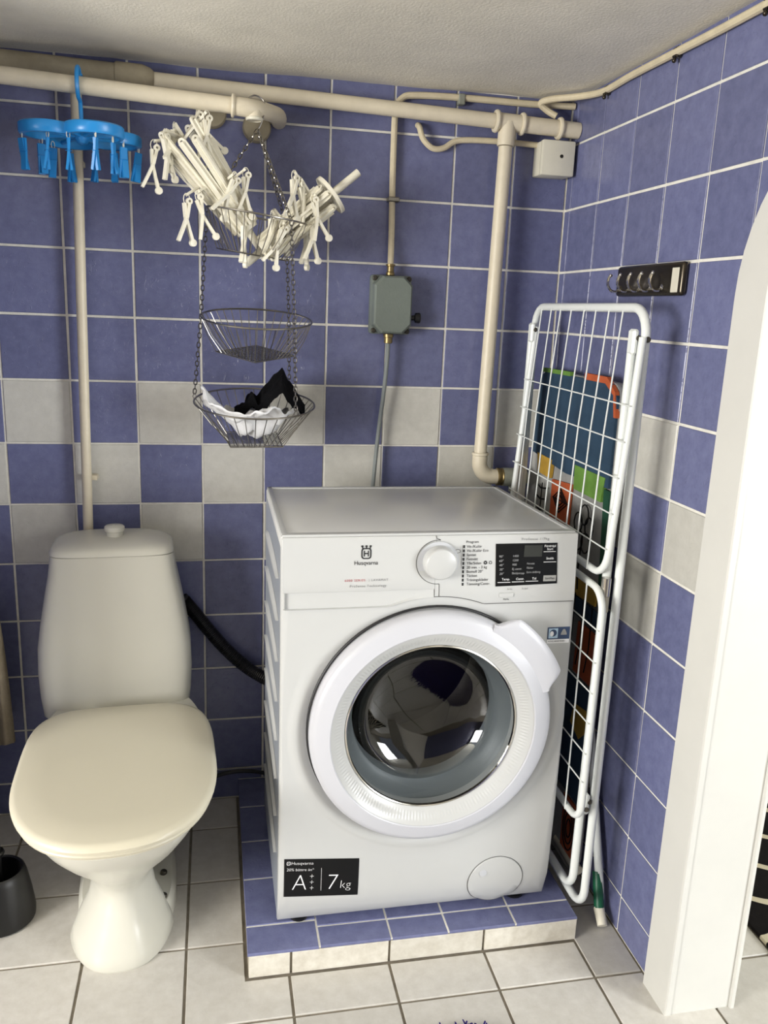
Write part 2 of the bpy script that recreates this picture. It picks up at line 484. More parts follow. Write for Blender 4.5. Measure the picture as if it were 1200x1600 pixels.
for r, z0, z1 in rows:
    for j in range(-1, 11):
        ya = 0.0 if j < 0 else -(K0 + j * T); yb = -(K0 + (j + 1) * T)
        white = (r in (0, 2) and j % 2 != 0) or (r == 1 and j % 2 == 0)
        mn = 'white_tile' if white else 'blue_tile'
        y_in = OY0 + 0.04
        if arch_z(ya - .001, .04) == 0 and arch_z(yb + .001, .04) == 0:
            put_tile(wall_right, tile_mesh(ya - yb - 2 * TG, z1 - z0 - 2 * TG, 0.008, mn), (XW + random.uniform(-.0004, .0004), (ya + yb) / 2, (z0 + z1) / 2), ROT_RIGHT, 0.004)
            continue
        # cut round the opening
        a, b_ = ya - TG, yb + TG; lo, hi = z0 + TG, z1 - TG
        n = 24; strip = []
        for i in range(n + 1):
            y = a + (b_ - a) * i / n
            strip.append((y, max(lo, arch_z(y, .04))))
        if all(s[1] >= hi - .004 for s in strip): continue
        tb = MB()
        for i in range(n):
            (ya_, za), (yb_, zb) = strip[i], strip[i + 1]
            if abs(za - zb) > 0.35: continue
            if za >= hi and zb >= hi: continue
            za = min(za, hi); zb = min(zb, hi)
            x = XW; xb = XW + .008
            tb.add([(x, ya_, za), (x, yb_, zb), (x, yb_, hi), (x, ya_, hi), (xb, ya_, za), (xb, yb_, zb), (xb, yb_, hi), (xb, ya_, hi)],
                   [(0, 1, 2, 3), (0, 4, 5, 1), (3, 2, 6, 7), (4, 7, 6, 5)] + ([(0, 3, 7, 4)] if i == 0 else []) + ([(1, 5, 6, 2)] if i == n - 1 else []))
        if tb.v: tb.build('tile', mn, wall_right, 0)

FX, FY, TF = 0.61756, -0.75366, 0.206
PLX0, PLX1, PLY0 = 0.532, 1.240, -0.650
def poly_tile(pts, th=.008, bev=.0012, mn='floor_tile'):
    """tile of any outline, counter-clockwise in plan"""
    n = len(pts); ins = []
    for k in range(n):
        p, q, r = Vector(pts[k - 1]), Vector(pts[k]), Vector(pts[(k + 1) % n])
        d1 = (q - p).normalized(); d2 = (r - q).normalized()
        ins.append((q + (Vector((-d1.y, d1.x)) + Vector((-d2.y, d2.x))) * bev))
    mb = MB(); mb.loft([[V(p[0], p[1], -th) for p in pts], [V(p[0], p[1], -bev) for p in pts], [V(p.x, p.y, 0) for p in ins]])
    return mb.build('tile', mn, floor, 0)
WL, WR, WE = XW - .002, 1.470, OY0 + .02       # footprint of the right wall
FPX1 = 1.2356
for i in range(-6, 8):
    for j in range(-8, 5):
        x0 = FX + i * TF + .003; x1 = FX + (i + 1) * TF - .003; y0 = FY + j * TF + .003; y1 = min(FY + (j + 1) * TF - .003, -0.002)
        if y1 - y0 < 0.02 or y1 < -2.2: continue
        inpx = x1 > PLX0 and x0 < FPX1 - .01; inpy = y1 > PLY0
        if inpx and inpy:
            lx = x0 < PLX0 - .01; fy = y0 < PLY0 - .01
            if lx and fy: poly_tile([(x0, y0), (x1, y0), (x1, PLY0 - .003), (PLX0 - .003, PLY0 - .003), (PLX0 - .003, y1), (x0, y1)])
            elif lx: poly_tile([(x0, y0), (PLX0 - .003, y0), (PLX0 - .003, y1), (x0, y1)])
            elif fy: poly_tile([(x0, y0), (x1, y0), (x1, PLY0 - .003), (x0, PLY0 - .003)])
            continue
        if x1 > WL and x0 < WR and y1 > WE:
            if y0 < WE:
                if x1 > WR and x0 < WL: poly_tile([(x0, y0), (x1, y0), (x1, y1), (WR, y1), (WR, WE), (WL, WE), (WL, y1), (x0, y1)])
                elif x0 < WL: poly_tile([(x0, y0), (x1, y0), (x1, WE), (WL, WE), (WL, y1), (x0, y1)])
                else: poly_tile([(x0, y0), (x1, y0), (x1, y1), (WR, y1), (WR, WE), (x0, WE)])
            else:
                if x0 < WL: poly_tile([(x0, y0), (WL, y0), (WL, y1), (x0, y1)])
                if x1 > WR + .01: poly_tile([(max(WR, x0), y0), (x1, y0), (x1, y1), (max(WR, x0), y1)])
            continue
        put_tile(floor, tile_mesh(x1 - x0, y1 - y0, .008, 'floor_tile'), ((x0 + x1) / 2, (y0 + y1) / 2, random.uniform(-.0003, .0003)), Matrix.Identity(3), 0.0025)

# ---- doorway trim (one moulded frame: casing on the tiles, lining, bead on the far side)
door = thing('door_1', 'white painted round-cornered door frame without a door in the right wall', None, (XW, OY0, 0), kind='structure')
def arch_path(grow):
    r = ORAD + grow; a = OY0 + grow; b = OY1 - grow
    pts = [(a, 0.0), (a, OZ)]
    pts += [(a - r + r * math.cos(t * PI / 24), OZ + r * math.sin(t * PI / 24)) for t in range(1, 13)]
    pts += [(b + r - r * math.sin(t * PI / 24), OZ + r * math.cos(t * PI / 24)) for t in range(0, 13)]
    pts += [(b, 0.0)]
    return pts
def arch_band(g0, g1, x0, x1, bev=.002):
    A = arch_path(g0); B = arch_path(g1); mb = MB()
    rings = []
    for (p, q) in zip(A, B):
        d = Vector((q[0] - p[0], q[1] - p[1])); d = d.normalized() * bev if d.length > 0 else d
        rings.append([V(x0 + bev, p[0], p[1]), V(x0, p[0] + d.x, p[1] + d.y), V(x0, q[0] - d.x, q[1] - d.y), V(x0 + bev, q[0], q[1]), V(x1, q[0], q[1]), V(x1, p[0], p[1])])
    return mb.loft(rings)
arch_band(-.004, .083, XW - .014, XW - .0005, .0025).build('casing', 'wood_white', door, 40)
arch_band(-.002, .010, XW - .0005, 1.466, .001).build('lining', 'wood_white', door, 40)
arch_band(-.008, .060, 1.4665, 1.475, .002).build('bead', 'wood_white', door, 40)

# ---- the room beyond the doorway
MB().box(3.4, 3.5, YR, 0.5, -.003, ZC).build('wall_far', 'wall_paint', None, 0)['kind'] = 'structure'
nb = MB(); nb.box(1.48, 3.4, 0.003, .12, -.003, ZC)
nb.build('wall_beyond', 'wall_paint', None, 0)['kind'] = 'structure'
bpy.data.objects['wall_far']['label'] = 'plain pale far wall of the room beyond the doorway'
bpy.data.objects['wall_beyond']['label'] = 'plain pale side wall of the room beyond the doorway'
nc = MB(); nc.box(1.46, 3.5, YR, .12, ZC, ZC + .1)
tag_struct(nc.build('ceiling', 'wall_paint', None, 0), 'plain ceiling of the room beyond the doorway')
ru = MB(); ru.box(1.645, 2.95, -1.9, -0.25, 0.0005, 0.012, .004)
tag(ru.build('patterned_rug', 'rug', None, 30), 'black rug with cream wavy lines seen through the doorway', 'rug')

# ------------------------------------------------------------------ tiled plinth under the machine
PH = 0.058
pl = thing('tiled_plinth', 'low plinth with blue tiled top and white tiled riser under the washing machine', 'plinth', ((PLX0 + PLX1) / 2, -0.32, 0))
MB().box(PLX0 + .004, PLX1 - .004, PLY0 + .008, -0.002, 0.0, PH - .0046).build('core', 'plinth_core', pl, 0)
MB().box(PLX0 + .003, PLX1 - .003, PLY0 + .003, -0.002, PH - .0045, PH - .0012).build('grout_bed', 'grout', pl, 0)
def ptile(x0, x1, y0, y1, mn='blue_tile', jit=0.006, z=PH):
    put_tile(pl, tile_mesh(x1 - x0 - .004, y1 - y0 - .004, .006, mn), ((x0 + x1) / 2, (y0 + y1) / 2, z + random.uniform(-.0008, .0008)), Matrix.Identity(3), jit)
xs = [PLX0, .679, .828, .950, 1.098, PLX1]
for i in range(5): ptile(xs[i], xs[i + 1], PLY0, -.592 if i else -.571)
ysl = [-.571, -.423, -.285, -.140, -.004]
for i in range(4): ptile(PLX0, .679, ysl[i], ysl[i + 1])
ysr = [-.592, -.445, -.297, -.150, -.004]
for i in range(4): ptile(1.098, PLX1, ysr[i], ysr[i + 1])
for i in range(4):
    for a, b_ in ((.679, .828), (.828, .950), (.950, 1.098)): ptile(a, b_, ysr[i], ysr[i + 1])
rx = [PLX0 + .002, .621, .824, 1.028, PLX1]
for i in range(4):
    put_tile(pl, tile_mesh(rx[i + 1] - rx[i] - .005, .050, .007, 'plinth_white'), ((rx[i] + rx[i + 1]) / 2, PLY0 + .001, .0265), ROT_BACK, .004)

# ------------------------------------------------------------------ washing machine
MX0, MX1, MYB = 0.596, 1.176, -0.185
DC = V(0.8930, 0, 0.522)
def lerp_tab(tab, z):
    if z <= tab[0][0]: return tab[0][1]
    for (a, ya), (b, yb) in zip(tab, tab[1:]):
        if z <= b:
            t = (z - a) / (b - a); return ya + (yb - ya) * t
    return tab[-1][1]
FT = [(.085, -.592), (.10, -.600), (.12, -.6055), (.145, -.610), (.17, -.6125), (.30, -.616), (.5, -.617), (.7, -.614), (.77, -.612), (.905, -.602)]
def yf(z): return lerp_tab(FT, z)
wm = thing('washing_machine', 'white front-loading washing machine with round glass door standing on the plinth', 'washing machine', ((MX0 + MX1) / 2, -.39, PH))
# cabinet: sides, back, bottom (open front), slightly narrower at the back
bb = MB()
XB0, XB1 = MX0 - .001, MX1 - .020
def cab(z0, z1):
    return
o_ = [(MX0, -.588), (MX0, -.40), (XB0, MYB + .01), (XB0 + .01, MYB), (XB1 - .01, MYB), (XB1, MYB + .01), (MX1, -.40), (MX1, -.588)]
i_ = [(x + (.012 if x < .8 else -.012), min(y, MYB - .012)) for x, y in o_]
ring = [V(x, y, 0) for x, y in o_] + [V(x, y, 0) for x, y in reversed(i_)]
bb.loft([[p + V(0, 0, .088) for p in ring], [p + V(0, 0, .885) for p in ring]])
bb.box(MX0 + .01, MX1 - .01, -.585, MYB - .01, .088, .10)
body = bb.build('cabinet', 'cabinet_shaded', wm, 30)
# embossed ribs on the left side, lighter than the cabinet as painted-in highlights
for k in range(8):
    z = .815 - .0845 * k
    rbm = MB(); n = 14; rings = []
    for i in range(n + 1):
        t = i / n; y = -.562 + .345 * t
        h = .015 * math.sin(PI * min(1, max(0.04, t)) ) ** .5 if 0 < t < 1 else .0008
        rings.append([V(MX0 - .0005 + (.0008 if q in (1, 2) else 0) * 0, y, z + zz * h) if q in (0, 3) else V(MX0 - .0060, y, z + zz * h * .5) for q, zz in enumerate((1, 1, -1, -1))])
    rbm.loft(rings); rbm.build('side_rib', 'enamel', wm, 40)
# top plate
tp = MB(); tp.box(MX0 - .001, MX1 - .004, -.600, MYB, .884, .908, .005, 2)
for v in tp.v:
    t = (v.y + .60) / .415
    if v.x > .9: v.x -= .020 * t
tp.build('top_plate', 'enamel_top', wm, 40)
rim = MB()
rim.box(MX0 + .001, MX0 + .012, -.590, MYB + .002, .906, .9105, .0015)
rr_ = MB().box(MX1 - .017, MX1 - .006, -.590, MYB + .002, .906, .9105, .0015)
for v in rr_.v: v.x -= .020 * (v.y + .60) / .415
rim.add(rr_.v, rr_.f); rim.box(MX0 + .002, MX1 - .025, MYB - .010, MYB + .002, .906, .9105, .0015)
rim.box(MX0 + .002, MX1 - .006, -.601, -.585, .905, .910, .0015)
rim.build('top_rim', 'enamel', wm, 40)
# front panel: sheet with a round opening, moulded ring round the door
NA = 128
fx0, fx1, fz0, fz1 = MX0 + .004, MX1 - .002, .086, .900
def rect_hit(a):
    dx, dz = math.cos(a), math.sin(a); t = 1e9
    if dx > 1e-9: t = min(t, (fx1 - DC.x) / dx)
    if dx < -1e-9: t = min(t, (fx0 - DC.x) / dx)
    if dz > 1e-9: t = min(t, (fz1 - DC.z) / dz)
    if dz < -1e-9: t = min(t, (fz0 - DC.z) / dz)
    return t
angs = [2 * PI * k / NA for k in range(NA)]
for cx_, cz_ in ((fx0, fz0), (fx1, fz0), (fx0, fz1), (fx1, fz1)):
    a = math.atan2(cz_ - DC.z, cx_ - DC.x) % (2 * PI)
    k = min(range(NA), key=lambda q: abs((angs[q] - a + PI) % (2 * PI) - PI)); angs[k] = a
rings = []
for r, dy in ((.205, .03), (.212, .006), (.240, .004), (.252, .002), (.258, -.0035), (.268, -.0045), (.276, -.002), (.283, 0)):
    rings.append([V(DC.x + r * math.cos(a), yf(DC.z + r * math.sin(a)) + dy * (1 if dy > 0 else max(0, min(1, (.55 - math.sin(a)) * 3))), DC.z + r * math.sin(a)) for a in angs])
for t in (.12, .3, .5, .7, .85, 1):
    rg = []
    for a in angs:
        R_ = rect_hit(a); r = .283 + (R_ - .283) * t
        x, z = DC.x + r * math.cos(a), DC.z + r * math.sin(a); rg.append(V(x, yf(z), z))
    rings.append(rg)
for e, dy in ((.003, .003), (.004, .012), (.0035, .024)):
    rg = []
    for a in angs:
        R_ = rect_hit(a); x, z = DC.x + R_ * math.cos(a), DC.z + R_ * math.sin(a)
        ex = e if x > fx1 - 1e-4 else (-e if x < fx0 + 1e-4 else 0); ez = -e if z < fz0 + 1e-4 else (e if z > fz1 - 1e-4 else 0)
        rg.append(V(x + ex, yf(z) + dy, z + ez))
    rings.append(rg)
MB().loft(rings, cap=False).build('front_panel', 'enamel', wm, 50)
# control fascia and detergent drawer
def yF(z): return yf(z) - .0045
def zs(x):
    d = x - DC.x
    return max(.771, DC.z + math.sqrt(max(0, .266 ** 2 - d * d))) if abs(d) < .26 else .771
def plate(xa, xb, lowf, top, n, name, m):
    mb = MB(); rings = []
    for i in range(n + 1):
        x = xa + (xb - xa) * i / n
        z0 = lowf(x); cols = []
        for t in (0, .25, .5, .75, 1):
            z = z0 + (top - z0) * t; cols.append(V(x, yF(z), z))
        e = .003
        cols[0] = V(x, yF(z0) + .001, z0); cols.insert(1, V(x, yF(z0), z0 + e * .6))
        cols[-1] = V(x, yF(top) + .002, top); cols.insert(-1, V(x, yF(top), top - e))
        cols += [V(x, yF(top) + .016, top + .001), V(x, yF(z0) + .016, z0)]
        rings.append(cols)
    mb.loft(rings)
    return mb.build(name, m, wm, 40)
SX = .887
drawer = plate(MX0 + .003, SX, lambda x: .802, .9055, 12, 'detergent_drawer', 'enamel')
fascia = plate(SX + .0006, MX1 - .003, zs, .9055, 40, 'control_fascia', 'enamel')
# hand recess under the drawer
hr = MB(); rings = []
for i in range(25):
    x = MX0 + .006 + (SX - MX0 - .007) * i / 24
    t = max(0, min(1, (x - .70) / (SX - .70))); d = .050 * (1 - t * t * (3 - 2 * t)) + .001
    e = max(0, min(1, (x - MX0 - .006) / .010)); d *= e ** .5
    lo = min(zs(x), .8015); rings.append([V(x, yF(lo) - .0002, lo - .001), V(x, yF(lo) + d * .75, lo + (.8025 - lo) * .22), V(x, yF(.8) + d, .8035), V(x, yF(.8) + d + .006, .8035), V(x, yF(lo) + .012, lo - .001)])
hr.loft(rings).build('drawer_recess', 'enamel', drawer, 50)
# seams: thin shadow joints
sm = MB()
sm.tube([V(x, yF(zs(x)) + .001, zs(x) - .0008) for x in [SX + (MX1 - .004 - SX) * i / 50 for i in range(51)]], .0007, 6)
sm.tube([V(x, yf(zs(x)) - .0003, zs(x) - .001) for x in [MX0 + .005 + (SX - MX0 - .005) * i / 40 for i in range(41)]], .0007, 6)
KC = V(.892, 0, .855)
def on_f(x, z, d=0): return V(x, yF(z) - d, z)
sm.tube([on_f(KC.x + .0425 * math.cos(a), KC.z + .0425 * math.sin(a), -.0002) for a in [math.radians(85 + 190 * i / 40) for i in range(41)]], .0008, 6)
sm.tube([on_f(SX, .9055), on_f(SX + .001, .905 - .004), on_f(KC.x + .0035, KC.z + .043)], .0008, 6)
sm.tube([on_f(KC.x + .0035, KC.z - .0425), on_f(SX + .009, .800), on_f(SX + .009, zs(SX + .009))], .0008, 6)
sm.build('seam', 'seam', wm, 0)
# dial
def lathe_f(prof, c, n=48, mod=None):      # axis towards the viewer (-y); heights measured from the fascia
    return MB().lathe(prof, V(c.x, yF(c.z), c.z), (0, -1, 0), n, mod=mod)
dial = lathe_f([(.0405, .0002), (.0405, .0012), (.033, .0012), (0, .0012)], KC).build('dial_ring', 'enamel_grey', wm, 40)
lathe_f([(.0325, 0), (.0325, .002), (.0315, .016), (.0295, .0205), (.027, .022), (0, .0225)], V(KC.x + .002, 0, KC.z + .001)).build('dial', 'enamel', wm, 40)
FM = lambda x, z, d=.0008, s=1: Matrix.Translation(V(x, yF(z) - d, z)) @ Matrix(((1, 0, 0, 0), (0, 0, -1, 0), (0, 1, 0, 0), (0, 0, 0, 1)))
# printed program list
lst = ['Vit-/Kulör', 'Vit-/Kulör Eco', 'Syntet', 'Fintvätt', 'Ylle/Siden', '20 min. - 3 kg', 'Bomull 20°', 'Täcken', 'Träningskläder', 'Tömning/Centr.']
pm = MB(); pm.text('Program', .0072, FM(.946, .893))
for i, t in enumerate(lst):
    z = .884 - .00815 * i
    pm.text(t, .0078, FM(.9475 + .0002 * i, z), sx=.95)
    pm.box(.9405, .9438, -.0009, 0, z - .0028, z + .0028, mtx=Matrix.Translation(V(0, yF(z), 0)))
pm.box(.9378, .9382, -.0006, 0, .807, .887, mtx=Matrix.Translation(V(0, yF(.85), 0)))
for q in range(2):
    pm.tube([on_f(.986 + .010 * q + .0026 * math.cos(a), .8515 + .0034 * math.sin(a) * (1 if math.sin(a) > 0 else .6), .0006) for a in [2 * PI * i / 12 for i in range(12)]], .0005 if q else .0011, 4, closed=True)
pm.build('program_list', 'print_black', fascia, 0, recalc=False)
pm = MB().tube([on_f(.930 + .0055 * math.cos(a), .8755 + .0035 * math.sin(a), .0004) for a in [2 * PI * i / 20 for i in range(20)]], .0005, 4, closed=True)
pm.build('dial_mark', 'print_grey', fascia, 0)
# display
dz0, dz1, dx0, dx1 = .8045, .8885, 1.0045, 1.1335
dsp = MB(); dsp.add([on_f(dx0 + .001, dz1, .0012), on_f(dx1 - .003, dz1, .0012), on_f(dx1 + .001, dz0 + .003, .0012), on_f(dx0 + .004, dz0, .0012), on_f(dx0 + .001, dz1, 0), on_f(dx1 - .003, dz1, 0), on_f(dx1 + .001, dz0 + .003, 0), on_f(dx0 + .004, dz0, 0)],
                    [(0, 1, 2, 3), (4, 7, 6, 5), (0, 4, 5, 1), (1, 5, 6, 2), (2, 6, 7, 3), (3, 7, 4, 0)])
display = dsp.build('display', 'black_gloss', wm, 0)
l = MB().box(1.063, 1.100, -.0006, 0, .856, .885, mtx=Matrix.Translation(V(0, yF(.87) - .0012, 0))); l.build('lcd_window', 'lcd', display, 0)
dt = MB()
for i, t in enumerate(['90°', '60°', '40°', '30°', '20°']): dt.text(t, .0066, FM(1.0125 + .0006 * i, .8635 - .0085 * i, .0016))
for i, t in enumerate(['1400', '1200', '900', 'Ej centr.', 'Sköljstopp']): dt.text(t, .0062, FM(1.040, .8640 - .0085 * i, .0016))
for i, t in enumerate(['Förtvätt', 'Fläckar', 'Extra sköljning']): dt.text(t, .0060, FM(1.070, .8485 - .0085 * i, .0016), sx=.8)
dt.build('display_text', 'print_dim', display, 0, recalc=False)
for x, z, t, al in ((1.020, .8185, 'Temp.', 'LEFT'), (1.049, .8185, 'Centr.', 'LEFT'), (1.082, .8185, 'Tid', 'LEFT'), (1.116, .8825, 'Fördröjd', 'CENTER'), (1.116, .8765, 'Start', 'CENTER'), (1.117, .858, 'Snabb', 'CENTER')):
    MB().text(t, .0066, FM(x, z, .0016), al).build('display_text', 'print_white', display, 0, recalc=False)
for (a, b_, z) in ((1.103, 1.128, .8715), (1.104, 1.130, .851), (1.012, 1.038, .8125), (1.041, 1.066, .8130), (1.069, 1.095, .8135)):
    MB().box(a, b_, -.0004, 0, z - .0005, z + .0005, mtx=Matrix.Translation(V(0, yF(z) - .0014, 0))).build('display_line', 'print_white', display, 0)
bt = MB().box(1.1055, 1.1315, -.0008, 0, .8125, .8245, mtx=Matrix.Translation(V(0, yF(.818) - .0012, 0))).build('start_button', 'button_grey', display, 0)
MB().text('Start/Paus', .0062, FM(1.1185, .8185, .0024), 'CENTER', sx=.8).build('button_text', 'print_black', bt, 0, recalc=False)
g = MB(); g.text('ProSense 1/7kg', .0072, FM(1.085, .8965), 'CENTER', spacing=1.25)
g.build('fascia_text', 'print_grey', fascia, 0, recalc=False)
g = MB(); g.text('3s lås', .005, FM(1.032, .7985)); g.build('fascia_text', 'print_grey', fascia, 0, recalc=False)
g = MB(); g.text('3s ljud', .005, FM(1.062, .7990))
g.build('fascia_text', 'print_grey', fascia, 0, recalc=False)
MB().box(1.017, 1.046, -.0018, 0, .7825, .7915, .0008, 1, mtx=Matrix.Translation(V(0, yF(.787), 0))).build('rinse_button', 'enamel', wm, 0)
MB().text('På/Av', .0052, FM(1.0315, .7785), 'CENTER').build('button_text', 'print_black', fascia, 0, recalc=False)
# emblem and lettering on the drawer
em = MB(); EX, EZ = .7535, .8745
def rrect(w_, h_, r, n=6):
    pts = []
    for cx_, cz_, a0 in ((w_ - r, h_ - r, 0), (-w_ + r, h_ - r, PI / 2), (-w_ + r, -h_ + r, PI), (w_ - r, -h_ + r, 1.5 * PI)):
        for i in range(n + 1):
            a = a0 + PI / 2 * i / n; pts.append((cx_ + r * math.cos(a), cz_ + r * math.sin(a)))
    return pts
A = rrect(.0095, .0105, .0055); B = rrect(.0072, .0082, .0038)
n = len(A)
em.add([on_f(EX + x, EZ + z, .0008) for x, z in A] + [on_f(EX + x, EZ + z, .0008) for x, z in B], [(i, (i + 1) % n, n + (i + 1) % n, n + i) for i in range(n)])
for a, b_, c_, d_ in ((-.0048, -.0026, -.0055, .0055), (.0026, .0048, -.0055, .0055), (-.0027, .0027, -.0012, .0012)):
    em.add([on_f(EX + a, EZ + c_, .0008), on_f(EX + b_, EZ + c_, .0008), on_f(EX + b_, EZ + d_, .0008), on_f(EX + a, EZ + d_, .0008)], [(0, 1, 2, 3)])
for k in (-1, 0, 1):
    cx_ = EX + k * .0062
    em.add([on_f(cx_ - .0012 + k * .0004, EZ + .009, .0008), on_f(cx_ + .0012 + k * .0004, EZ + .009, .0008), on_f(cx_ + .0012 + k * .0016, EZ + .0135, .0008), on_f(cx_ - .0012 + k * .0016, EZ + .0135, .0008)], [(0, 1, 2, 3)])
    em.add([on_f(cx_ + k * .0016 + .0024 * math.cos(a), EZ + .0140 + .0018 * math.sin(a), .0008) for a in [2 * PI * i / 10 for i in range(10)]], [tuple(range(10))])
em.text('Husqvarna', .0115, FM(EX, .8565), 'CENTER', sx=.92)
em.build('emblem', 'print_black', drawer, 0, recalc=False)
MB().text('6000 SERIES', .0062, FM(.7135, .8235), spacing=1.25).build('series_text', 'print_red', drawer, 0, recalc=False)
gt = MB(); gt.text('| LAVAMAT', .0062, FM(.7590, .8235), spacing=1.25); gt.text('ProSense Technology', .0066, FM(.7580, .8125), 'CENTER', spacing=1.2)
gt.build('series_text', 'print_grey', drawer, 0, recalc=False)
# door
def lathe_d(prof, n=96, mod=None, close=False):
    return MB().lathe([(r, -y) for r, y in prof], V(DC.x, 0, DC.z), (0, -1, 0), n, mod=mod, close_profile=close)
dr = lathe_d([(.231, -.606), (.2405, -.610), (.2435, -.628), (.2420, -.640), (.237, -.6465), (.229, -.6500), (.2060, -.6550), (.2040, -.6535), (.2030, -.640), (.2030, -.610)], 128, close=True).build('door', 'door_white', wm, 45)
RBN = 360
def ribmod(i, k): return (.0005 if (k % 2) else -.0005) if 2 <= i <= 4 else 0
lathe_d([(.2045, -.640), (.2038, -.6525), (.198, -.6495), (.188, -.6420), (.180, -.6355), (.1755, -.6325), (.1735, -.6315), (.1725, -.627), (.1725, -.605)], RBN, ribmod).build('ribbed_ring', 'enamel', dr, 20)
lathe_d([(.1735, -.6330), (.1715, -.6340), (.1700, -.6330), (.1690, -.628)], 96).build('glass_trim', 'chrome', dr, 40)
gl = lathe_d([(.1705, -.630), (.166, -.620), (.158, -.598), (.146, -.570), (.128, -.550), (.100, -.538), (.06, -.532), (.02, -.530), (0, -.530)], 72)
gl.build('glass', 'glass', dr, 60)
MB().lathe([(.2425, .6125), (.2445, .6155), (.2465, .6150), (.2475, .6120)], V(DC.x, 0, DC.z), (0, -1, 0), 96).build('door_gap', 'print_black', wm, 60)
# handle flange on the upper right of the door
hd = MB(); rings = []
for i in range(41):
    a = math.radians(18 + 45 * i / 40); t = i / 40
    k = min(1, t / .17, (1 - t) / .20); k = k * k * (3 - 2 * k) if k < 1 else 1
    ro = .2430 + .034 * k; d = V(math.cos(a), 0, math.sin(a))
    def pt(r, y): return V(DC.x, y, DC.z) + d * r
    rings.append([pt(.224, -.6490), pt(.236, -.6520 - .001 * k), pt((ro + .236) / 2, -.6535 - .002 * k), pt(ro - .004, -.6530 - .001 * k), pt(ro, -.650), pt(ro - .001, -.644 + .006 * (1 - k)), pt((ro + .236) / 2, -.641), pt(.232, -.636), pt(.224, -.64)])
hd.loft(rings).build('door_handle', 'door_white', dr, 45)
# gasket and drum behind the glass
lathe_d([(.205, -.600), (.200, -.610), (.186, -.606), (.172, -.590), (.160, -.572), (.150, -.568), (.148, -.555), (.150, -.53)], 72).build('gasket', 'gasket', wm, 50)
du = lathe_d([(.150, -.532), (.215, -.530), (.220, -.50), (.220, -.27), (.20, -.245), (0, -.24)], 72)
du.build('drum', 'drum', wm, 40)
for k in range(3):
    a = math.radians(30 + 120 * k); d = V(math.cos(a), 0, math.sin(a)); s_ = V(-math.sin(a), 0, math.cos(a))
    c = V(DC.x, 0, DC.z); rings = []
    for y in (-.50, -.47, -.32, -.28):
        h = .035 if -.48 < y < -.3 else .006
        rings.append([c + V(0, y, 0) + d * .221 - s_ * .03, c + V(0, y, 0) + d * (.22 - h) - s_ * .012, c + V(0, y, 0) + d * (.22 - h) + s_ * .012, c + V(0, y, 0) + d * .221 + s_ * .03])
    MB().loft(rings).build('drum_paddle', 'drum', wm, 50)
# filter cover, stickers, feet
FC = V(1.058, 0, .140)
fcv = MB(); rg = []
for r, dy in ((.0605, .002), (.0605, -.0012), (.0595, -.0022)):
    rg.append([V(FC.x + r * math.cos(a), yf(FC.z + r * math.sin(a)) + dy, FC.z + r * math.sin(a)) for a in [2 * PI * i / 56 for i in range(56)]])
for r in (.045, .030, .016): rg.append([V(FC.x + r * math.cos(a), yf(FC.z + r * math.sin(a)) - .0024, FC.z + r * math.sin(a)) for a in [2 * PI * i / 56 for i in range(56)]])
fcv.loft(rg).build('filter_cover', 'enamel', wm, 40)
sg = MB().tube([V(FC.x + .0615 * math.cos(a), yf(FC.z + .0615 * math.sin(a)) - .0002, FC.z + .0615 * math.sin(a)) for a in [2 * PI * i / 64 for i in range(64)]], .0007, 5, closed=True)
sg.build('seam', 'seam', wm, 0)
MB().lathe([(.008, 0), (.008, .001), (.0, .0015)], V(FC.x - .03, yf(.165) - .0024, .165), (0, -1, 0), 20).build('filter_catch', 'enamel_grey', wm, 40)
def on_p(x, z, d): return V(x, yf(z) - d, z)
def panel_patch(x0, x1, z0, z1, d, n=6, drop=0.0):
    mb = MB(); nn = 8; top = []; vs = []; fs = []
    for i in range(nn + 1):
        for j in range(n + 1):
            x = x0 + (x1 - x0) * i / nn; z = z0 + (z1 - z0) * j / n - drop * i / nn; vs.append(on_p(x, z, d))
    for i in range(nn):
        for j in range(n):
            a = i * (n + 1) + j; fs.append((a, a + n + 1, a + n + 2, a + 1))
    return mb.add(vs, fs)
PM = lambda x, z, d=.0012: Matrix.Translation(on_p(x, z, d)) @ Matrix(((1, 0, 0, 0), (0, 0, -1, 0), (0, 1, 0, 0), (0, 0, 0, 1)))
SD = .014   # the sticker is stuck on a little askew
stk = panel_patch(.6075, .7600, .1535, .2435, .0006, drop=SD).build('energy_sticker', 'black', wm, 0, recalc=False)
def sz(x, z): return z - SD * (x - .6075) / .1525
st = MB()
def stx(t, s_, x, z, sx=1, sp=1, al='LEFT'):
    st.text(t, s_, PM(x, sz(x, z)) @ Matrix.Rotation(-math.atan(SD / .1525), 4, 'Z'), al, sx, sp, thin=.022 if s_ > .015 else .012)
stx('Husqvarna', .0098, .6215, .2335, 1.08)
stx('20% bättre än*', .0092, .6125, .2185, 1.0)
stx('A', .052, .6235, .1865, .92); stx('7', .052, .6935, .1865, .98); stx('kg', .027, .7210, .1815, 1.0)
for z in (.202, .188, .174):
    stx('+', .020, .6585, z, .9)
xx = .683; st.add([on_p(xx - .0003, sz(xx, .168), .0012), on_p(xx + .0003, sz(xx, .168), .0012), on_p(xx + .0003, sz(xx, .222), .0012), on_p(xx - .0003, sz(xx, .222), .0012)], [(0, 1, 2, 3)])
A = rrect(.0037, .0040, .0016); B = rrect(.0026, .0029, .001)
st.add([on_p(.6165 + x, sz(.6165, .2335) + z, .0012) for x, z in A] + [on_p(.6165 + x, sz(.6165, .2335) + z, .0012) for x, z in B], [(i, (i + 1) % 28, 28 + (i + 1) % 28, 28 + i) for i in range(28)])
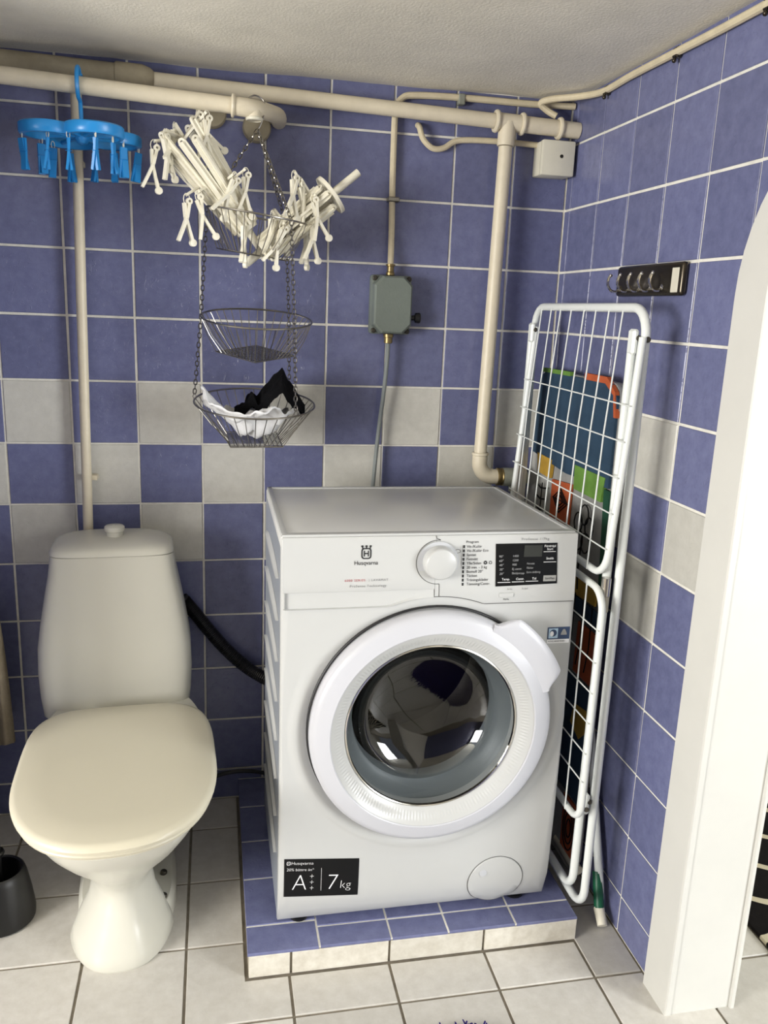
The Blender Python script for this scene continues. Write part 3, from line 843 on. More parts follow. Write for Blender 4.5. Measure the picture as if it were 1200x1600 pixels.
st.add([on_p(.6165 + x, sz(.6165, .2335) + z, .0012) for x, z in ((-.0015, -.0004), (.0015, -.0004), (.0015, .0004), (-.0015, .0004))], [(0, 1, 2, 3)])
st.build('sticker_text', 'print_white', stk, 0, recalc=False)
s2 = panel_patch(1.1245, 1.1715, .690, .7155, .0006).build('care_sticker', 'navy', wm, 0, recalc=False)
panel_patch(1.1245, 1.1715, .6815, .6900, .0006).build('sticker_foot', 'print_white', s2, 0, recalc=False)
panel_patch(1.1270, 1.1465, .6925, .7130, .0010).build('sticker_picture', 'pale_blue', s2, 0, recalc=False)
cc = MB().add([on_p(1.1365 + .0075 * math.cos(a), .7035 + .0075 * math.sin(a), .0013) for a in [2 * PI * i / 20 for i in range(20)]], [tuple(range(20))]); cc.build('sticker_disc', 'navy', s2, 0, recalc=False)
cc = MB().add([on_p(1.1335 + .004 * math.cos(a), .7020 + .0055 * math.sin(a), .0016) for a in [2 * PI * i / 16 for i in range(16)]], [tuple(range(16))]); cc.build('sticker_disc', 'print_white', s2, 0, recalc=False)
cc = MB().add([on_p(x, z, .0013) for x, z in ((1.1525, .699), (1.1655, .699), (1.1650, .703), (1.161, .711), (1.157, .711), (1.1530, .703))], [tuple(range(6))]); cc.build('sticker_drop', 'button_grey', s2, 0, recalc=False)
MB().text('WOOL HAND WASH', .0044, PM(1.1265, .6858), sx=.85).build('sticker_text', 'print_black', s2, 0, recalc=False)
for x, y in ((.645, -.555), (1.125, -.555), (.645, -.235), (1.110, -.235)):
    MB().lathe([(0, 0), (.020, 0), (.021, .006), (.014, .010), (.012, .034), (0, .034)], V(x, y, PH + .002), (0, 0, 1), 20).build('foot', 'black_plastic', wm, 40)

# ------------------------------------------------------------------ toilet (built in its own frame: origin at the wall, front towards -y)
tl = thing('toilet', 'cream white toilet with closed lid and close-coupled cistern', 'toilet', (0.256, -0.030, 0.0), 0.055, local=True)
def sup(cx, a, yb, yfr, n=48, e=2.4, z=0.0, eb=None):
    """superellipse ring from back yb to front yfr"""
    cy = (yb + yfr) / 2; b = (yb - yfr) / 2; out = []
    for i in range(n):
        t = 2 * PI * i / n; c, s_ = math.cos(t), math.sin(t)
        ee = (eb if eb and s_ > 0 else e)
        out.append(V(cx + a * math.copysign(abs(c) ** (2 / ee), c), cy + b * math.copysign(abs(s_) ** (2 / ee), s_), z))
    return out
bowl = [(0.000, .112, -.10, -.562, 2.5), (.006, .114, -.10, -.565, 2.5), (.030, .108, -.10, -.557, 2.5), (.070, .094, -.10, -.540, 2.4), (.105, .079, -.10, -.525, 2.3), (.140, .074, -.09, -.520, 2.2), (.165, .079, -.08, -.530, 2.2), (.200, .098, -.07, -.560, 2.2),
        (.245, .125, -.06, -.610, 2.2), (.290, .150, -.06, -.660, 2.25), (.335, .168, -.06, -.705, 2.3), (.370, .178, -.06, -.735, 2.35), (.392, .181, -.06, -.745, 2.4), (.398, .178, -.06, -.742, 2.4)]
def waist(ring, z):
    k = max(0, min(1, (.26 - z) / .12))
    for p in ring:
        t = max(0, min(1, (p.y + .44) / .07)); t = t * t * (3 - 2 * t)
        p.x = .004 + (p.x - .004) * (1 - .42 * t * k)
    return ring
MB().loft([waist(sup(.004 - .008 * max(0, 1 - z / .3), a, yb, y_, e=e, z=z, n=72), z) for z, a, yb, y_, e in bowl]).build('bowl', 'porcelain', tl, 50)
# mounting flange with bolts, each side
for s_ in (-1, 1):
    fl = MB(); fl.loft([sup(s_ * .045 + .004, .062, -.14, -.455, z=.0, e=2.8), sup(s_ * .045 + .004, .060, -.14, -.452, z=.030, e=2.8), sup(s_ * .042 + .004, .055, -.15, -.445, z=.040, e=2.8)])
    f_ = fl.build('mounting_flange', 'porcelain', tl, 45)
    for y in ((-.405, -.325) if s_ > 0 else (-.388,)):
        MB().lathe([(.0075, 0), (.0075, .010), (.006, .012), (0, .0125)], V(.004 + s_ * .077, y, .036), (s_ * .15, 0, 1), 14).build('bolt', 'bolt', tl, 40)
# seat and lid
def seat_ring(a, yb, y_, z): return sup(.004, a, yb, y_, 72, 2.35, z, 4.2)
MB().loft([seat_ring(.176, -.275, -.745, .399), seat_ring(.183, -.262, -.757, .402), seat_ring(.185, -.26, -.760, .408), seat_ring(.183, -.262, -.757, .413)]).build('seat', 'seat_plastic', tl, 45)
MB().loft([seat_ring(.183, -.258, -.760, .4145), seat_ring(.188, -.252, -.768, .4175), seat_ring(.189, -.250, -.770, .424), seat_ring(.186, -.253, -.766, .431), seat_ring(.178, -.262, -.757, .4345), seat_ring(.13, -.31, -.70, .4365), seat_ring(.06, -.40, -.60, .4375)]).build('lid', 'seat_plastic', tl, 45)
for s_ in (-1, 1):
    MB().tube([V(.004 + s_ * .06, -.238, .408), V(.004 + s_ * .095, -.238, .408)], .009, 14).build('hinge', 'seat_plastic', tl, 40)
# cistern: narrower at the top, bellied out below, drawn in again at the foot
cis = [(.372, .160, -.185), (.376, .164, -.188), (.42, .169, -.190), (.48, .172, -.190), (.54, .170, -.188), (.60, .161, -.184), (.66, .150, -.180), (.71, .140, -.177), (.755, .134, -.175)]
cistern = MB().loft([sup(-.014, a, -.030, y_, 48, 6.0, z) for z, a, y_ in cis]).build('cistern', 'porcelain', tl, 50)
MB().loft([sup(-.008, .10, -.04, -.22, 32, 4, .330), sup(-.010, .12, -.035, -.20, 32, 4, .374)]).build('neck', 'porcelain', tl, 50)
cl = [(.7555, .133, -.176), (.7570, .1355, -.179), (.764, .1350, -.178), (.772, .130, -.172), (.7785, .121, -.160), (.783, .107, -.140), (.7855, .085, -.112), (.7865, .04, -.08)]
MB().loft([sup(-.014, a, -.030 - (.134 - a) * .15, y_, 48, 5.0 if a > .125 else 3.6, z) for z, a, y_ in cl]).build('cistern_lid', 'porcelain', cistern, 50)
MB().lathe([(.0190, 0), (.0190, .010), (.0195, .0105), (.0222, .012), (.0230, .016), (.0222, .0215), (.019, .0240), (.004, .0245), (.0035, .0235), (0, .0235)], V(-.010, -.098, .7850), (0, 0, 1), 28).build('flush_button', 'porcelain', cistern, 40)

# ------------------------------------------------------------------ pipes
# supply pipe along the top of the back wall, with tee, drop, elbow and union
sp = thing('water_pipe', 'long cream-painted pipe under the ceiling with a branch dropping behind the machine', 'pipe', (1.15, -.05, 0.9))
def pz(x): return 1.7845 - .0268 * x
MB().tube([V(.335, -.05, pz(.335)), V(1.130, -.05, pz(1.13))], .0165, 18).build('pipe_run', 'pipe_cream', sp)
MB().tube([V(-.5, -.055, pz(-.5)), V(.285, -.055, pz(.285))], .0235, 18).build('pipe_run', 'pipe_dusty', sp)
MB().tube([V(.278, -.053, pz(.278)), V(.282, -.053, pz(.282)), V(.335, -.053, pz(.335)), V(.352, -.051, pz(.352)), V(.358, -.05, pz(.358))], [.024, .0275, .0275, .0225, .0175], 18).build('socket', 'pipe_dusty', sp)
tx = 1.160
MB().tube([V(1.128, -.05, pz(1.128)), V(1.200, -.05, pz(1.2))], .0195, 18).tube([V(tx, -.05, pz(tx)), V(tx - .001, -.05, pz(tx) - .052)], .0205, 18).build('tee', 'pipe_cream', sp)
for x in (1.132, 1.196, 1.290):
    MB().lathe([(.018, -.005), (.024, -.004), (.0255, 0), (.024, .004), (.018, .005)], V(x, -.05, pz(x)), (1, 0, -.027), 22).build('collar', 'pipe_cream', sp)
MB().tube([V(1.198, -.05, pz(1.198)), V(XW - .002, -.05, pz(XW))], .0185, 18).build('pipe_run', 'pipe_cream', sp)
MB().tube([V(tx - .001, -.05, 1.70), V(1.147, -.05, .955)], .0165, 18).build('drop_pipe', 'pipe_cream', sp)
MB().tube([V(1.1475, -.05, .965), V(1.1470, -.05, .945)] + [V(1.1470 + .036 - .036 * math.cos(a), -.05, .945 - .038 * math.sin(a)) for a in [PI / 2 * i / 8 for i in range(1, 9)]] + [V(1.200, -.05, .9065)], .0195, 18).build('elbow', 'pipe_cream', sp)
MB().lathe([(.019, -.004), (.0215, -.002), (.0215, .003), (.019, .005)], V(1.1475, -.05, .966), (0, 0, 1), 20).build('collar', 'pipe_cream', sp)
MB().lathe([(.019, 0), (.023, .002), (.023, .008), (.021, .010), (.021, .012), (.023, .014), (.023, .020), (.020, .022)], V(1.194, -.05, .9065), (1, 0, -.02), 20).build('union_ring', 'brass', sp)
MB().lathe([(0, 0), (.023, 0), (.024, .004), (.024, .045), (.018, .052), (.018, .066), (0, .066)], V(1.210, -.05, .9060), (1, 0, -.02), 22).build('union', 'grey_fitting', sp)
MB().tube([V(1.245, -.05, .893), V(1.245, -.05, .868)], .014, 14).build('drain_nipple', 'grey_fitting', sp)

# rail pipe in front of it, elbow into the wall
rl = thing('rail_pipe', 'cream pipe rail with a collar that bends back into the wall and carries the hangers', 'pipe', (0.2, -.17, 1.70))
def rz_(x): return 1.7355 - .0425 * x
MB().tube([V(-.6, -.17, rz_(-.6)), V(.53, -.17, rz_(.53))], .0165, 18).build('pipe_run', 'pipe_cream', rl)
MB().lathe([(.0165, -.004), (.022, -.003), (.0235, 0), (.022, .003), (.0165, .004)], V(.523, -.17, rz_(.523)), (1, 0, -.0425), 22).build('collar', 'pipe_cream', rl)
MB().tube(smooth_path([(.526, -.17, rz_(.526)), (.556, -.168, 1.7115), (.582, -.15, 1.7125), (.605, -.11, 1.717), (.624, -.06, 1.722), (.630, -.001, 1.724)], 5), [.0185] * 10 + [.0175] * 16, 18).build('elbow', 'pipe_cream', rl)
MB().tube([V(.566, -.165, 1.712), V(.567, -.165, 1.690)], .0165, 18).build('branch', 'pipe_cream', rl)
MB().lathe([(.0155, 0), (.0175, .001), (.0180, .005), (.0165, .007)], V(.567, -.165, 1.688), (0, 0, 1), 20).build('branch_ring', 'box_white', rl)
for x, z in ((.481, 1.728), (.580, 1.705)):      # painted-over wall plates seen under the rail
    MB().lathe([(.032, 0), (.032, .010), (.029, .016), (.018, .019), (0, .020)], V(x, -.001, z), (0, -1, 0), 26).build('wall_plate', 'pipe_dusty', rl)

tp_ = thing('thin_pipe', 'thin cream pipe running down the wall behind the cistern', 'pipe', (.187, -.040, .70))
MB().tube([V(.1972, -.040, 1.752), V(.189, -.040, 1.309), V(.1795, -.038, .70)], .0115, 14).build('pipe_run', 'pipe_cream', tp_)
for z in (1.60, .90): MB().box(.170, .205, -.028, -.0005, z - .006, z + .006, .002).build('pipe_clip', 'pipe_cream', tp_)

# ------------------------------------------------------------------ cables and boxes
def cable(name, label, pts, r, m, k=6, clips=()):
    t = thing(name, label, 'cable', pts[0])
    MB().tube(smooth_path(pts, k), r, 10).build('sheath', m, t)
    for c in clips:
        MB().box(c[0] - .006, c[0] + .006, c[1] - .010, c[1] + .010, c[2] - .010, c[2] + .010, .003, 1).build('cable_clip', 'dark_steel', t)
        if len(c) > 3: MB().ball(V(c[0] - .005, c[1], c[2] - .014), .0045).build('clip_nail', 'dark_steel', t)
    return t
cable('conduit_cable', 'cream painted cable coming down from the ceiling into the grey switch box',
      [(XW - .004, -.02, 1.808), (1.226, -.014, 1.806), (1.051, -.012, 1.806), (.945, -.012, 1.802), (.914, -.013, 1.794), (.899, -.014, 1.768), (.897, -.014, 1.70), (.898, -.014, 1.587), (.900, -.014, 1.50), (.898, -.028, 1.42)], .0075, 'cable_cream')
t_ = bpy.data.objects['conduit_cable']
MB().box(1.047, 1.063, -.022, -.0005, 1.790, 1.8135, .002, 1).build('cable_clip', 'grey_fitting', t_)
MB().box(.887, .915, -.024, -.0005, 1.565, 1.576, .002, 1).build('cable_clip', 'steel', t_)
cable('ceiling_cable', 'cream cable clipped along the top of the right wall',
      [(1.283, -.042, 1.778), (1.262, -.035, 1.790), (1.243, -.038, 1.804), (1.262, -.060, 1.810), (1.31, -.11, 1.809), (1.331, -.19, 1.804), (1.332, -.314, 1.806), (1.332, -.489, 1.804), (1.332, -.625, 1.802), (1.332, -.756, 1.802), (1.332, -1.1, 1.803), (1.332, -1.6, 1.804)], .0075, 'cable_cream',
      clips=((1.333, -.20, 1.803, 1), (1.333, -.492, 1.803, 1), (1.333, -.762, 1.802, 1)))
cable('loop_cable', 'cream cable sagging in a loop between wall and junction box',
      [(.955, -.004, 1.740), (.956, -.020, 1.732), (.966, -.020, 1.708), (.990, -.018, 1.690), (1.018, -.014, 1.693), (1.045, -.010, 1.710), (1.08, -.010, 1.716), (1.16, -.012, 1.718), (1.252, -.016, 1.716)], .0068, 'cable_cream')
jb = thing('junction_box', 'square cream junction box with one dark hole in the corner under the ceiling', 'junction box', (1.29, 0, 1.646))
MB().box(1.248, 1.330, -.045, -.0005, 1.644, 1.7215, .004, 2).build('base', 'box_white', jb)
MB().box(1.2475, 1.3310, -.062, -.045, 1.6430, 1.7225, .004, 2).build('cover', 'box_white', jb)
MB().lathe([(.0042, 0), (.0042, .0012), (.0, .0012)], V(1.2965, -.0615, 1.687), (0, -1, 0), 12).build('screw_hole', 'hole', jb)

gb = thing('switch_box', 'grey plastic switch box with chamfered cover on the back wall', 'switch box', (.9, 0, 1.255))
MB().box(.852, .952, -.030, -.0005, 1.258, 1.397, .006, 2).build('base', 'grey_plastic', gb)
def oct_ring(x0, x1, z0, z1, c, y): return [V(x0 + c, y, z0), V(x1 - c, y, z0), V(x1, y, z0 + c), V(x1, y, z1 - c), V(x1 - c, y, z1), V(x0 + c, y, z1), V(x0, y, z1 - c), V(x0, y, z0 + c)]
MB().loft([oct_ring(.854, .950, 1.259, 1.396, .020, -.030), oct_ring(.856, .948, 1.261, 1.394, .020, -.056), oct_ring(.860, .944, 1.265, 1.390, .019, -.061)]).build('cover', 'grey_plastic', gb, 30)
for x, z in ((.860, 1.266), (.944, 1.266), (.860, 1.389), (.944, 1.389)):
    MB().lathe([(.006, 0), (.006, .006), (.004, .0075), (0, .0075)], V(x, -.029, z), (0, -1, 0), 12).build('cover_screw', 'bolt', gb)
MB().lathe([(.008, -.002), (.0105, 0), (.0105, .006), (.0085, .008), (.0085, .020), (.0115, .021), (.0115, .025), (.008, .026)], V(.898, -.028, 1.397), (0, 0, 1), 16).build('cable_gland', 'brass', gb)
MB().lathe([(.007, -.022), (.0105, -.021), (.0105, -.008), (.0125, -.007), (.0125, 0)], V(.899, -.028, 1.258), (0, 0, 1), 16).build('cable_gland', 'brass', gb)
sw = MB().lathe([(.006, 0), (.006, .010), (.012, .012), (.013, .022), (.011, .024), (0, .024)], V(.951, -.035, 1.299), (1, 0, 0), 16)
sw.box(.960, .974, -.046, -.024, 1.292, 1.306, .003)
sw.build('switch_knob', 'black_plastic', gb)
cable('grey_cable', 'thin grey cable hanging from the switch box down behind the washing machine',
      [(.899, -.028, 1.240), (.8985, -.029, 1.20), (.893, -.030, 1.12), (.884, -.026, 1.02), (.877, -.026, .92), (.872, -.03, .82), (.870, -.04, .60)], .0052, 'grey_cable')
cable('drain_hose', 'black ribbed drain hose running from the cistern side to the washing machine',
      [(.395, -.020, .590), (.428, -.020, .546), (.470, -.022, .488), (.520, -.028, .430), (.575, -.038, .385), (.640, -.07, .360), (.72, -.12, .355)], .0155, 'black_plastic')
dh = bpy.data.objects['drain_hose']; dh['category'] = 'hose'
pth = smooth_path([(.400, -.020, .583), (.428, -.020, .546), (.470, -.022, .488), (.520, -.028, .430), (.575, -.038, .385), (.640, -.07, .360)], 16)
hb = MB()
for a, b_ in zip(pth, pth[1:]):
    hb.lathe([(.0153, -.0012), (.0172, 0), (.0153, .0012)], a, b_ - a, 12)
hb.build('corrugation', 'black_plastic', dh)
cable('floor_cable', 'thin black cable lying along the wall between toilet and plinth',
      [(.36, -.030, .030), (.42, -.022, .055), (.48, -.020, .082), (.55, -.020, .090), (.63, -.024, .075), (.70, -.05, .068)], .0055, 'black_plastic')

# ------------------------------------------------------------------ three-tier hanging wire basket
BX, BY = .5725, -.170
hbk = thing('hanging_basket', 'three-tier steel wire basket hanging on chains from the pipe rail', 'hanging basket', (BX, BY, 1.01))
def wire_basket(c, R, half, depth, tilt, nw=36, rot=.6):
    """round rim, radial wires down to a square woven base"""
    mtx = Matrix.Translation(c) @ Matrix.Rotation(tilt[0], 4, 'X') @ Matrix.Rotation(tilt[1], 4, 'Y') @ Matrix.Rotation(rot, 4, 'Z')
    mb = MB(); f = lambda p: mtx @ Vector(p)
    mb.tube([f((R * math.cos(a), R * math.sin(a), 0)) for a in [2 * PI * i / 56 for i in range(56)]], .0021, 7, closed=True)
    sq = [f(p) for p in ((half, half, -depth), (-half, half, -depth), (-half, -half, -depth), (half, -half, -depth))]
    def side(a, b): return [a + (b - a) * t / 6 for t in range(6)]
    mb.tube(side(sq[0], sq[1]) + side(sq[1], sq[2]) + side(sq[2], sq[3]) + side(sq[3], sq[0]), .0014, 6, closed=True)
    for i in range(nw):
        a = 2 * PI * (i + .5) / nw; ca, sa = math.cos(a), math.sin(a); q = half / max(abs(ca), abs(sa))
        p0 = Vector((R * ca, R * sa, 0)); p1 = Vector((q * ca, q * sa, -depth)); md = (p0 + p1) / 2 + Vector((ca, sa, 0)) * .004
        mb.tube([f(p0), f(md), f(p1)], .0010, 5)
    for k in range(-5, 6):
        t = half * k / 6
        mb.tube([f((t, -half, -depth)), f((t, half, -depth))], .0009, 4); mb.tube([f((-half, t, -depth - .001)), f((half, t, -depth - .001))], .0009, 4)
    return mb, mtx
tiers = [(V(.5735, BY, 1.500), .107, .056, .080, (.06, .12), .5), (V(.5730, BY, 1.286), .121, .062, .078, (.16, .015), .72), (V(.5690, BY, 1.101), .134, .058, .086, (.145, .01), .06)]
rims = []
ANG = [PI - .15, math.radians(50), math.radians(-52)]
for c, R, hf, dp, tilt, rt in tiers:
    mb, mtx = wire_basket(c, R, hf, dp, tilt, rot=rt); mb.build('wire_tier', 'steel', hbk, 40)
    rot = Matrix.Translation(c) @ Matrix.Rotation(tilt[0], 4, 'X') @ Matrix.Rotation(tilt[1], 4, 'Y')
    rims.append([rot @ Vector((R * math.cos(a), R * math.sin(a), 0)) for a in ANG])
APEX = V(.5740, -.165, 1.672)
def chain(mb, a, b):
    d = b - a; L = d.length; n = max(1, round(L / .0100)); st = L / n
    x, y = frame_of(d); d = d.normalized()
    for i in range(n):
        c = a + d * st * (i + .5); s_ = x if i % 2 else y; hl, hw = st * .62, .0036
        pts = []
        for k in range(10):
            t = 2 * PI * k / 10; pts.append(c + d * (math.copysign(abs(math.cos(t)) ** .7, math.cos(t)) * hl) + s_ * math.sin(t) * hw)
        mb.tube(pts, .0012, 4, closed=True)
for k in range(3):
    mb = MB(); chain(mb, APEX, rims[0][k]); chain(mb, rims[0][k], rims[1][k]); chain(mb, rims[1][k], rims[2][k] + V(0, 0, .012))
    mb.build('chain', 'steel', hbk, 60)
    q = rims[2][k]
    MB().tube([q + V(0, 0, .014), q + V(.004, 0, .006), q + V(0, 0, -.003), q + V(-.004, 0, .006)], .0010, 5, closed=True).build('chain_hook', 'steel', hbk)
MB().tube(smooth_path([APEX, APEX + V(.006, 0, .010), V(.5665 + .0195, -.165, 1.700), V(.5665 + .021, -.160, 1.728), V(.568, -.158, 1.739), V(.551, -.158, 1.728)], 5), .0016, 6).build('hook', 'steel', hbk)

# laundry in the lowest tier
def heap(name, m, label, cx, cy, cz, ax, ay, fz, seed, parent=None, n=40, thick=.004, cat='clothing'):
    """crumpled cloth: closed sheet whose height follows fz(u,v) with folds"""
    mb = MB(); top = []; 
    def P(i, j, s):
        u, v = -1 + 2 * i / n, -1 + 2 * j / n
        # disc mapping
        x = u * math.sqrt(1 - v * v / 2); y = v * math.sqrt(1 - u * u / 2)
        w_ = 1 + .16 * noise.noise(Vector((x * 2.0 + seed, y * 2.0, seed)))
        z = fz(x, y) + .006 * math.sin(9 * x + 6 * noise.noise(Vector((x * 2, y * 2, seed)))) + .008 * noise.noise(Vector((x * 3 + seed, y * 3, 1))) + .004 * noise.noise(Vector((x * 8, y * 8 + seed, 5)))
        return V(cx + x * ax * w_, cy + y * ay * w_, cz + z - s)
    vs = [P(i, j, 0) for i in range(n + 1) for j in range(n + 1)] + [P(i, j, thick) for i in range(n + 1) for j in range(n + 1)]
    N = (n + 1) ** 2; fs = []
    for i in range(n):
        for j in range(n):
            a = i * (n + 1) + j; fs.append((a, a + 1, a + n + 2, a + n + 1)); fs.append((N + a, N + a + n + 1, N + a + n + 2, N + a + 1))
    for i in range(n):
        for a, b in ((i * (n + 1), (i + 1) * (n + 1)), (i * (n + 1) + n, (i + 1) * (n + 1) + n), (i, i + 1), (n * (n + 1) + i, n * (n + 1) + i + 1)):
            fs.append((a, b, N + b, N + a))
    return tag(mb.add(vs, fs).build(name, m, None, 70), label, cat)
Bz = 1.101
heap('white_garment', 'white_cloth', 'crumpled white cloth garment lying in the lowest wire tier', .553, BY - .012, Bz - .082, .104, .088,
     lambda x, y: .066 * (max(0, math.hypot(x, y)) ** 1.8) + .042 * math.exp(-((x - .25) ** 2 + (y + .55) ** 2) / .14) + .060 * math.exp(-((x + .85) ** 2 + (y + .1) ** 2) / .22) + .022 * math.exp(-((x + .2) ** 2 + (y + .3) ** 2) / .2), 3.1)
heap('black_garment', 'black_cloth', 'crumpled black cloth garment on top of the white one in the lowest wire tier', .606, BY + .026, Bz - .030, .078, .058,
     lambda x, y: .092 * max(0, 1 - abs(x - .30) * (1.25 if x < .3 else 1.0) - .30 * abs(y)) + .034 * max(0, 1 - abs(x + .55) * 1.8) + .018 * (1 - abs(x)), 8.4, thick=.022)

# ------------------------------------------------------------------ clothes pegs
def peg_mesh(mname, L, spread, wd, thk, ballr):
    """two jaws crossing at a spring, hanging down from z=0; bulb ends"""
    mb = MB()
    for s_ in (-1, 1):
        a = spread * s_
        pts = [V(-a * .28, s_ * wd * .12, 0), V(-a * .05, s_ * wd * .12, -L * .36), V(a * .45, s_ * wd * .12, -L * .68), V(a, s_ * wd * .12, -L)]
        for p, q in zip(pts, pts[1:]):
            d = (q - p); x = Vector((d.z, 0, -d.x)).normalized(); t = thk; y = Vector((0, wd * .5, 0))
            mb.add([p - x * t - y, p + x * t - y, p + x * t + y, p - x * t + y, q - x * t - y, q + x * t - y, q + x * t + y, q - x * t + y], [(0, 1, 2, 3), (4, 7, 6, 5), (0, 4, 5, 1), (1, 5, 6, 2), (2, 6, 7, 3), (3, 7, 4, 0)])
        if ballr and s_ > 0: mb.lathe([(0, -wd * .5), (ballr, -wd * .42), (ballr, wd * .42), (0, wd * .5)], pts[-1], (0, 1, 0), 12)
        if ballr and s_ < 0: mb.lathe([(ballr * .35, -wd * .4), (ballr * .9, -wd * .4), (ballr * .9, wd * .4), (ballr * .35, wd * .4)], pts[0] + V(0, 0, ballr * .6), (0, 1, 0), 12, close_profile=True)
    mb.tube([V(.45 * wd * math.cos(a), .7 * wd * math.sin(a), -L * .40) for a in [2 * PI * i / 10 for i in range(10)]], .0007, 4, closed=True)
    return mb.mesh('peg', mname, 40)
def loop_mesh(mname, r, n=10):
    return MB().tube([V(r * math.cos(a), 0, r * math.sin(a) * 1.6) for a in [2 * PI * i / n for i in range(n)]], .0009, 4, closed=True).mesh('peg_loop', mname, 60)

# blue sock hanger on the rail
HX, HY, HZ = .223, -.170, 1.628
bh = thing('blue_peg_hanger', 'bright blue four-lobed plastic peg hanger hanging from the pipe rail', 'peg hanger', (HX, HY, HZ))
fr = MB()
ang0 = .5
lob = [(.066 * math.cos(ang0 + PI / 2 * k), .066 * math.sin(ang0 + PI / 2 * k)) for k in range(4)]
def flower(a, grow):
    # outline of the four-lobed frame
    d = V(math.cos(a), math.sin(a), 0); best = 0
    for lx, ly in lob:
        b = d.x * lx + d.y * ly; c = lx * lx + ly * ly - (.056 + grow) ** 2; disc = b * b - c
        if disc > 0: best = max(best, b + math.sqrt(disc))
    return best
n = 96; O = []; I = []
for i in range(n):
    a = 2 * PI * i / n; ro = flower(a, 0); ri = ro - .013
    O.append((ro * math.cos(a), ro * math.sin(a))); I.append((ri * math.cos(a), ri * math.sin(a)))
prof = [(0, -.002), (0, .013), (.25, .0160), (.8, .0160), (1, .013), (1, -.006), (.85, -.006), (.2, -.006)]
vs = []; fs = []
for t, z in prof:
    for i in range(n):
        vs.append(V(HX + O[i][0] + (I[i][0] - O[i][0]) * t, HY + O[i][1] + (I[i][1] - O[i][1]) * t, HZ + z))
for j in range(len(prof)):
    j2 = (j + 1) % len(prof)
    for i in range(n):
        i2 = (i + 1) % n; fs.append((j * n + i, j * n + i2, j2 * n + i2, j2 * n + i))
fr.add(vs, fs).build('frame', 'blue_plastic', bh, 45)
for k in range(4):
    a = ang0 + PI / 2 * k + PI / 4; R_ = flower(a, 0) - .006
    MB().box(.010, R_, -.005, .005, .000, .010, .002, 1, mtx=Matrix.Translation(V(HX, HY, HZ)) @ Matrix.Rotation(a, 4, 'Z')).build('spoke', 'blue_plastic', bh)
    a -= PI / 4; R_ = flower(a, 0) - .006
    MB().box(.010, R_, -.004, .004, .000, .009, .002, 1, mtx=Matrix.Translation(V(HX, HY, HZ)) @ Matrix.Rotation(a, 4, 'Z')).build('spoke', 'blue_plastic', bh)
MB().lathe([(0, -.014), (.010, -.010), (.015, -.002), (.016, .010), (.009, .016), (.006, .022), (0, .022)], V(HX, HY, HZ), (0, 0, 1), 20).build('hub', 'blue_plastic', bh)
rc = V(HX - .002, HY, rz_(HX) + .003)
hk = [V(HX + .001, HY, HZ + .018), V(HX, HY, HZ + .05), V(HX - .001, HY + .004, HZ + .068)]
hk += [rc + V(.0, .024 * math.sin(t), -.030 * math.cos(t)) for t in [math.radians(-25 - 205 * i / 14) for i in range(15)]]
MB().tube(smooth_path(hk, 3), .0042, 10).build('hook', 'blue_plastic', bh)
MB().ball(hk[-1], .0062).build('hook_tip', 'blue_plastic', bh)
pb = peg_mesh('blue_plastic', .058, .0045, .0130, .0024, 0); lp = loop_mesh('white_plastic', .0045)
for k in range(12):
    a = ang0 - .15 + 2 * PI * k / 12; R_ = flower(a, 0) - .007 - (.02 if k % 3 == 1 else 0)
    p = V(HX + R_ * math.cos(a), HY + R_ * math.sin(a), HZ - .014)
    o = copy_obj(pb, 'peg', bh, p, (random.uniform(-.12, .12), random.uniform(-.12, .12), random.uniform(0, PI)))
    copy_obj(lp, 'peg_loop', bh, p + V(0, 0, .006), (0, 0, random.uniform(0, PI)))

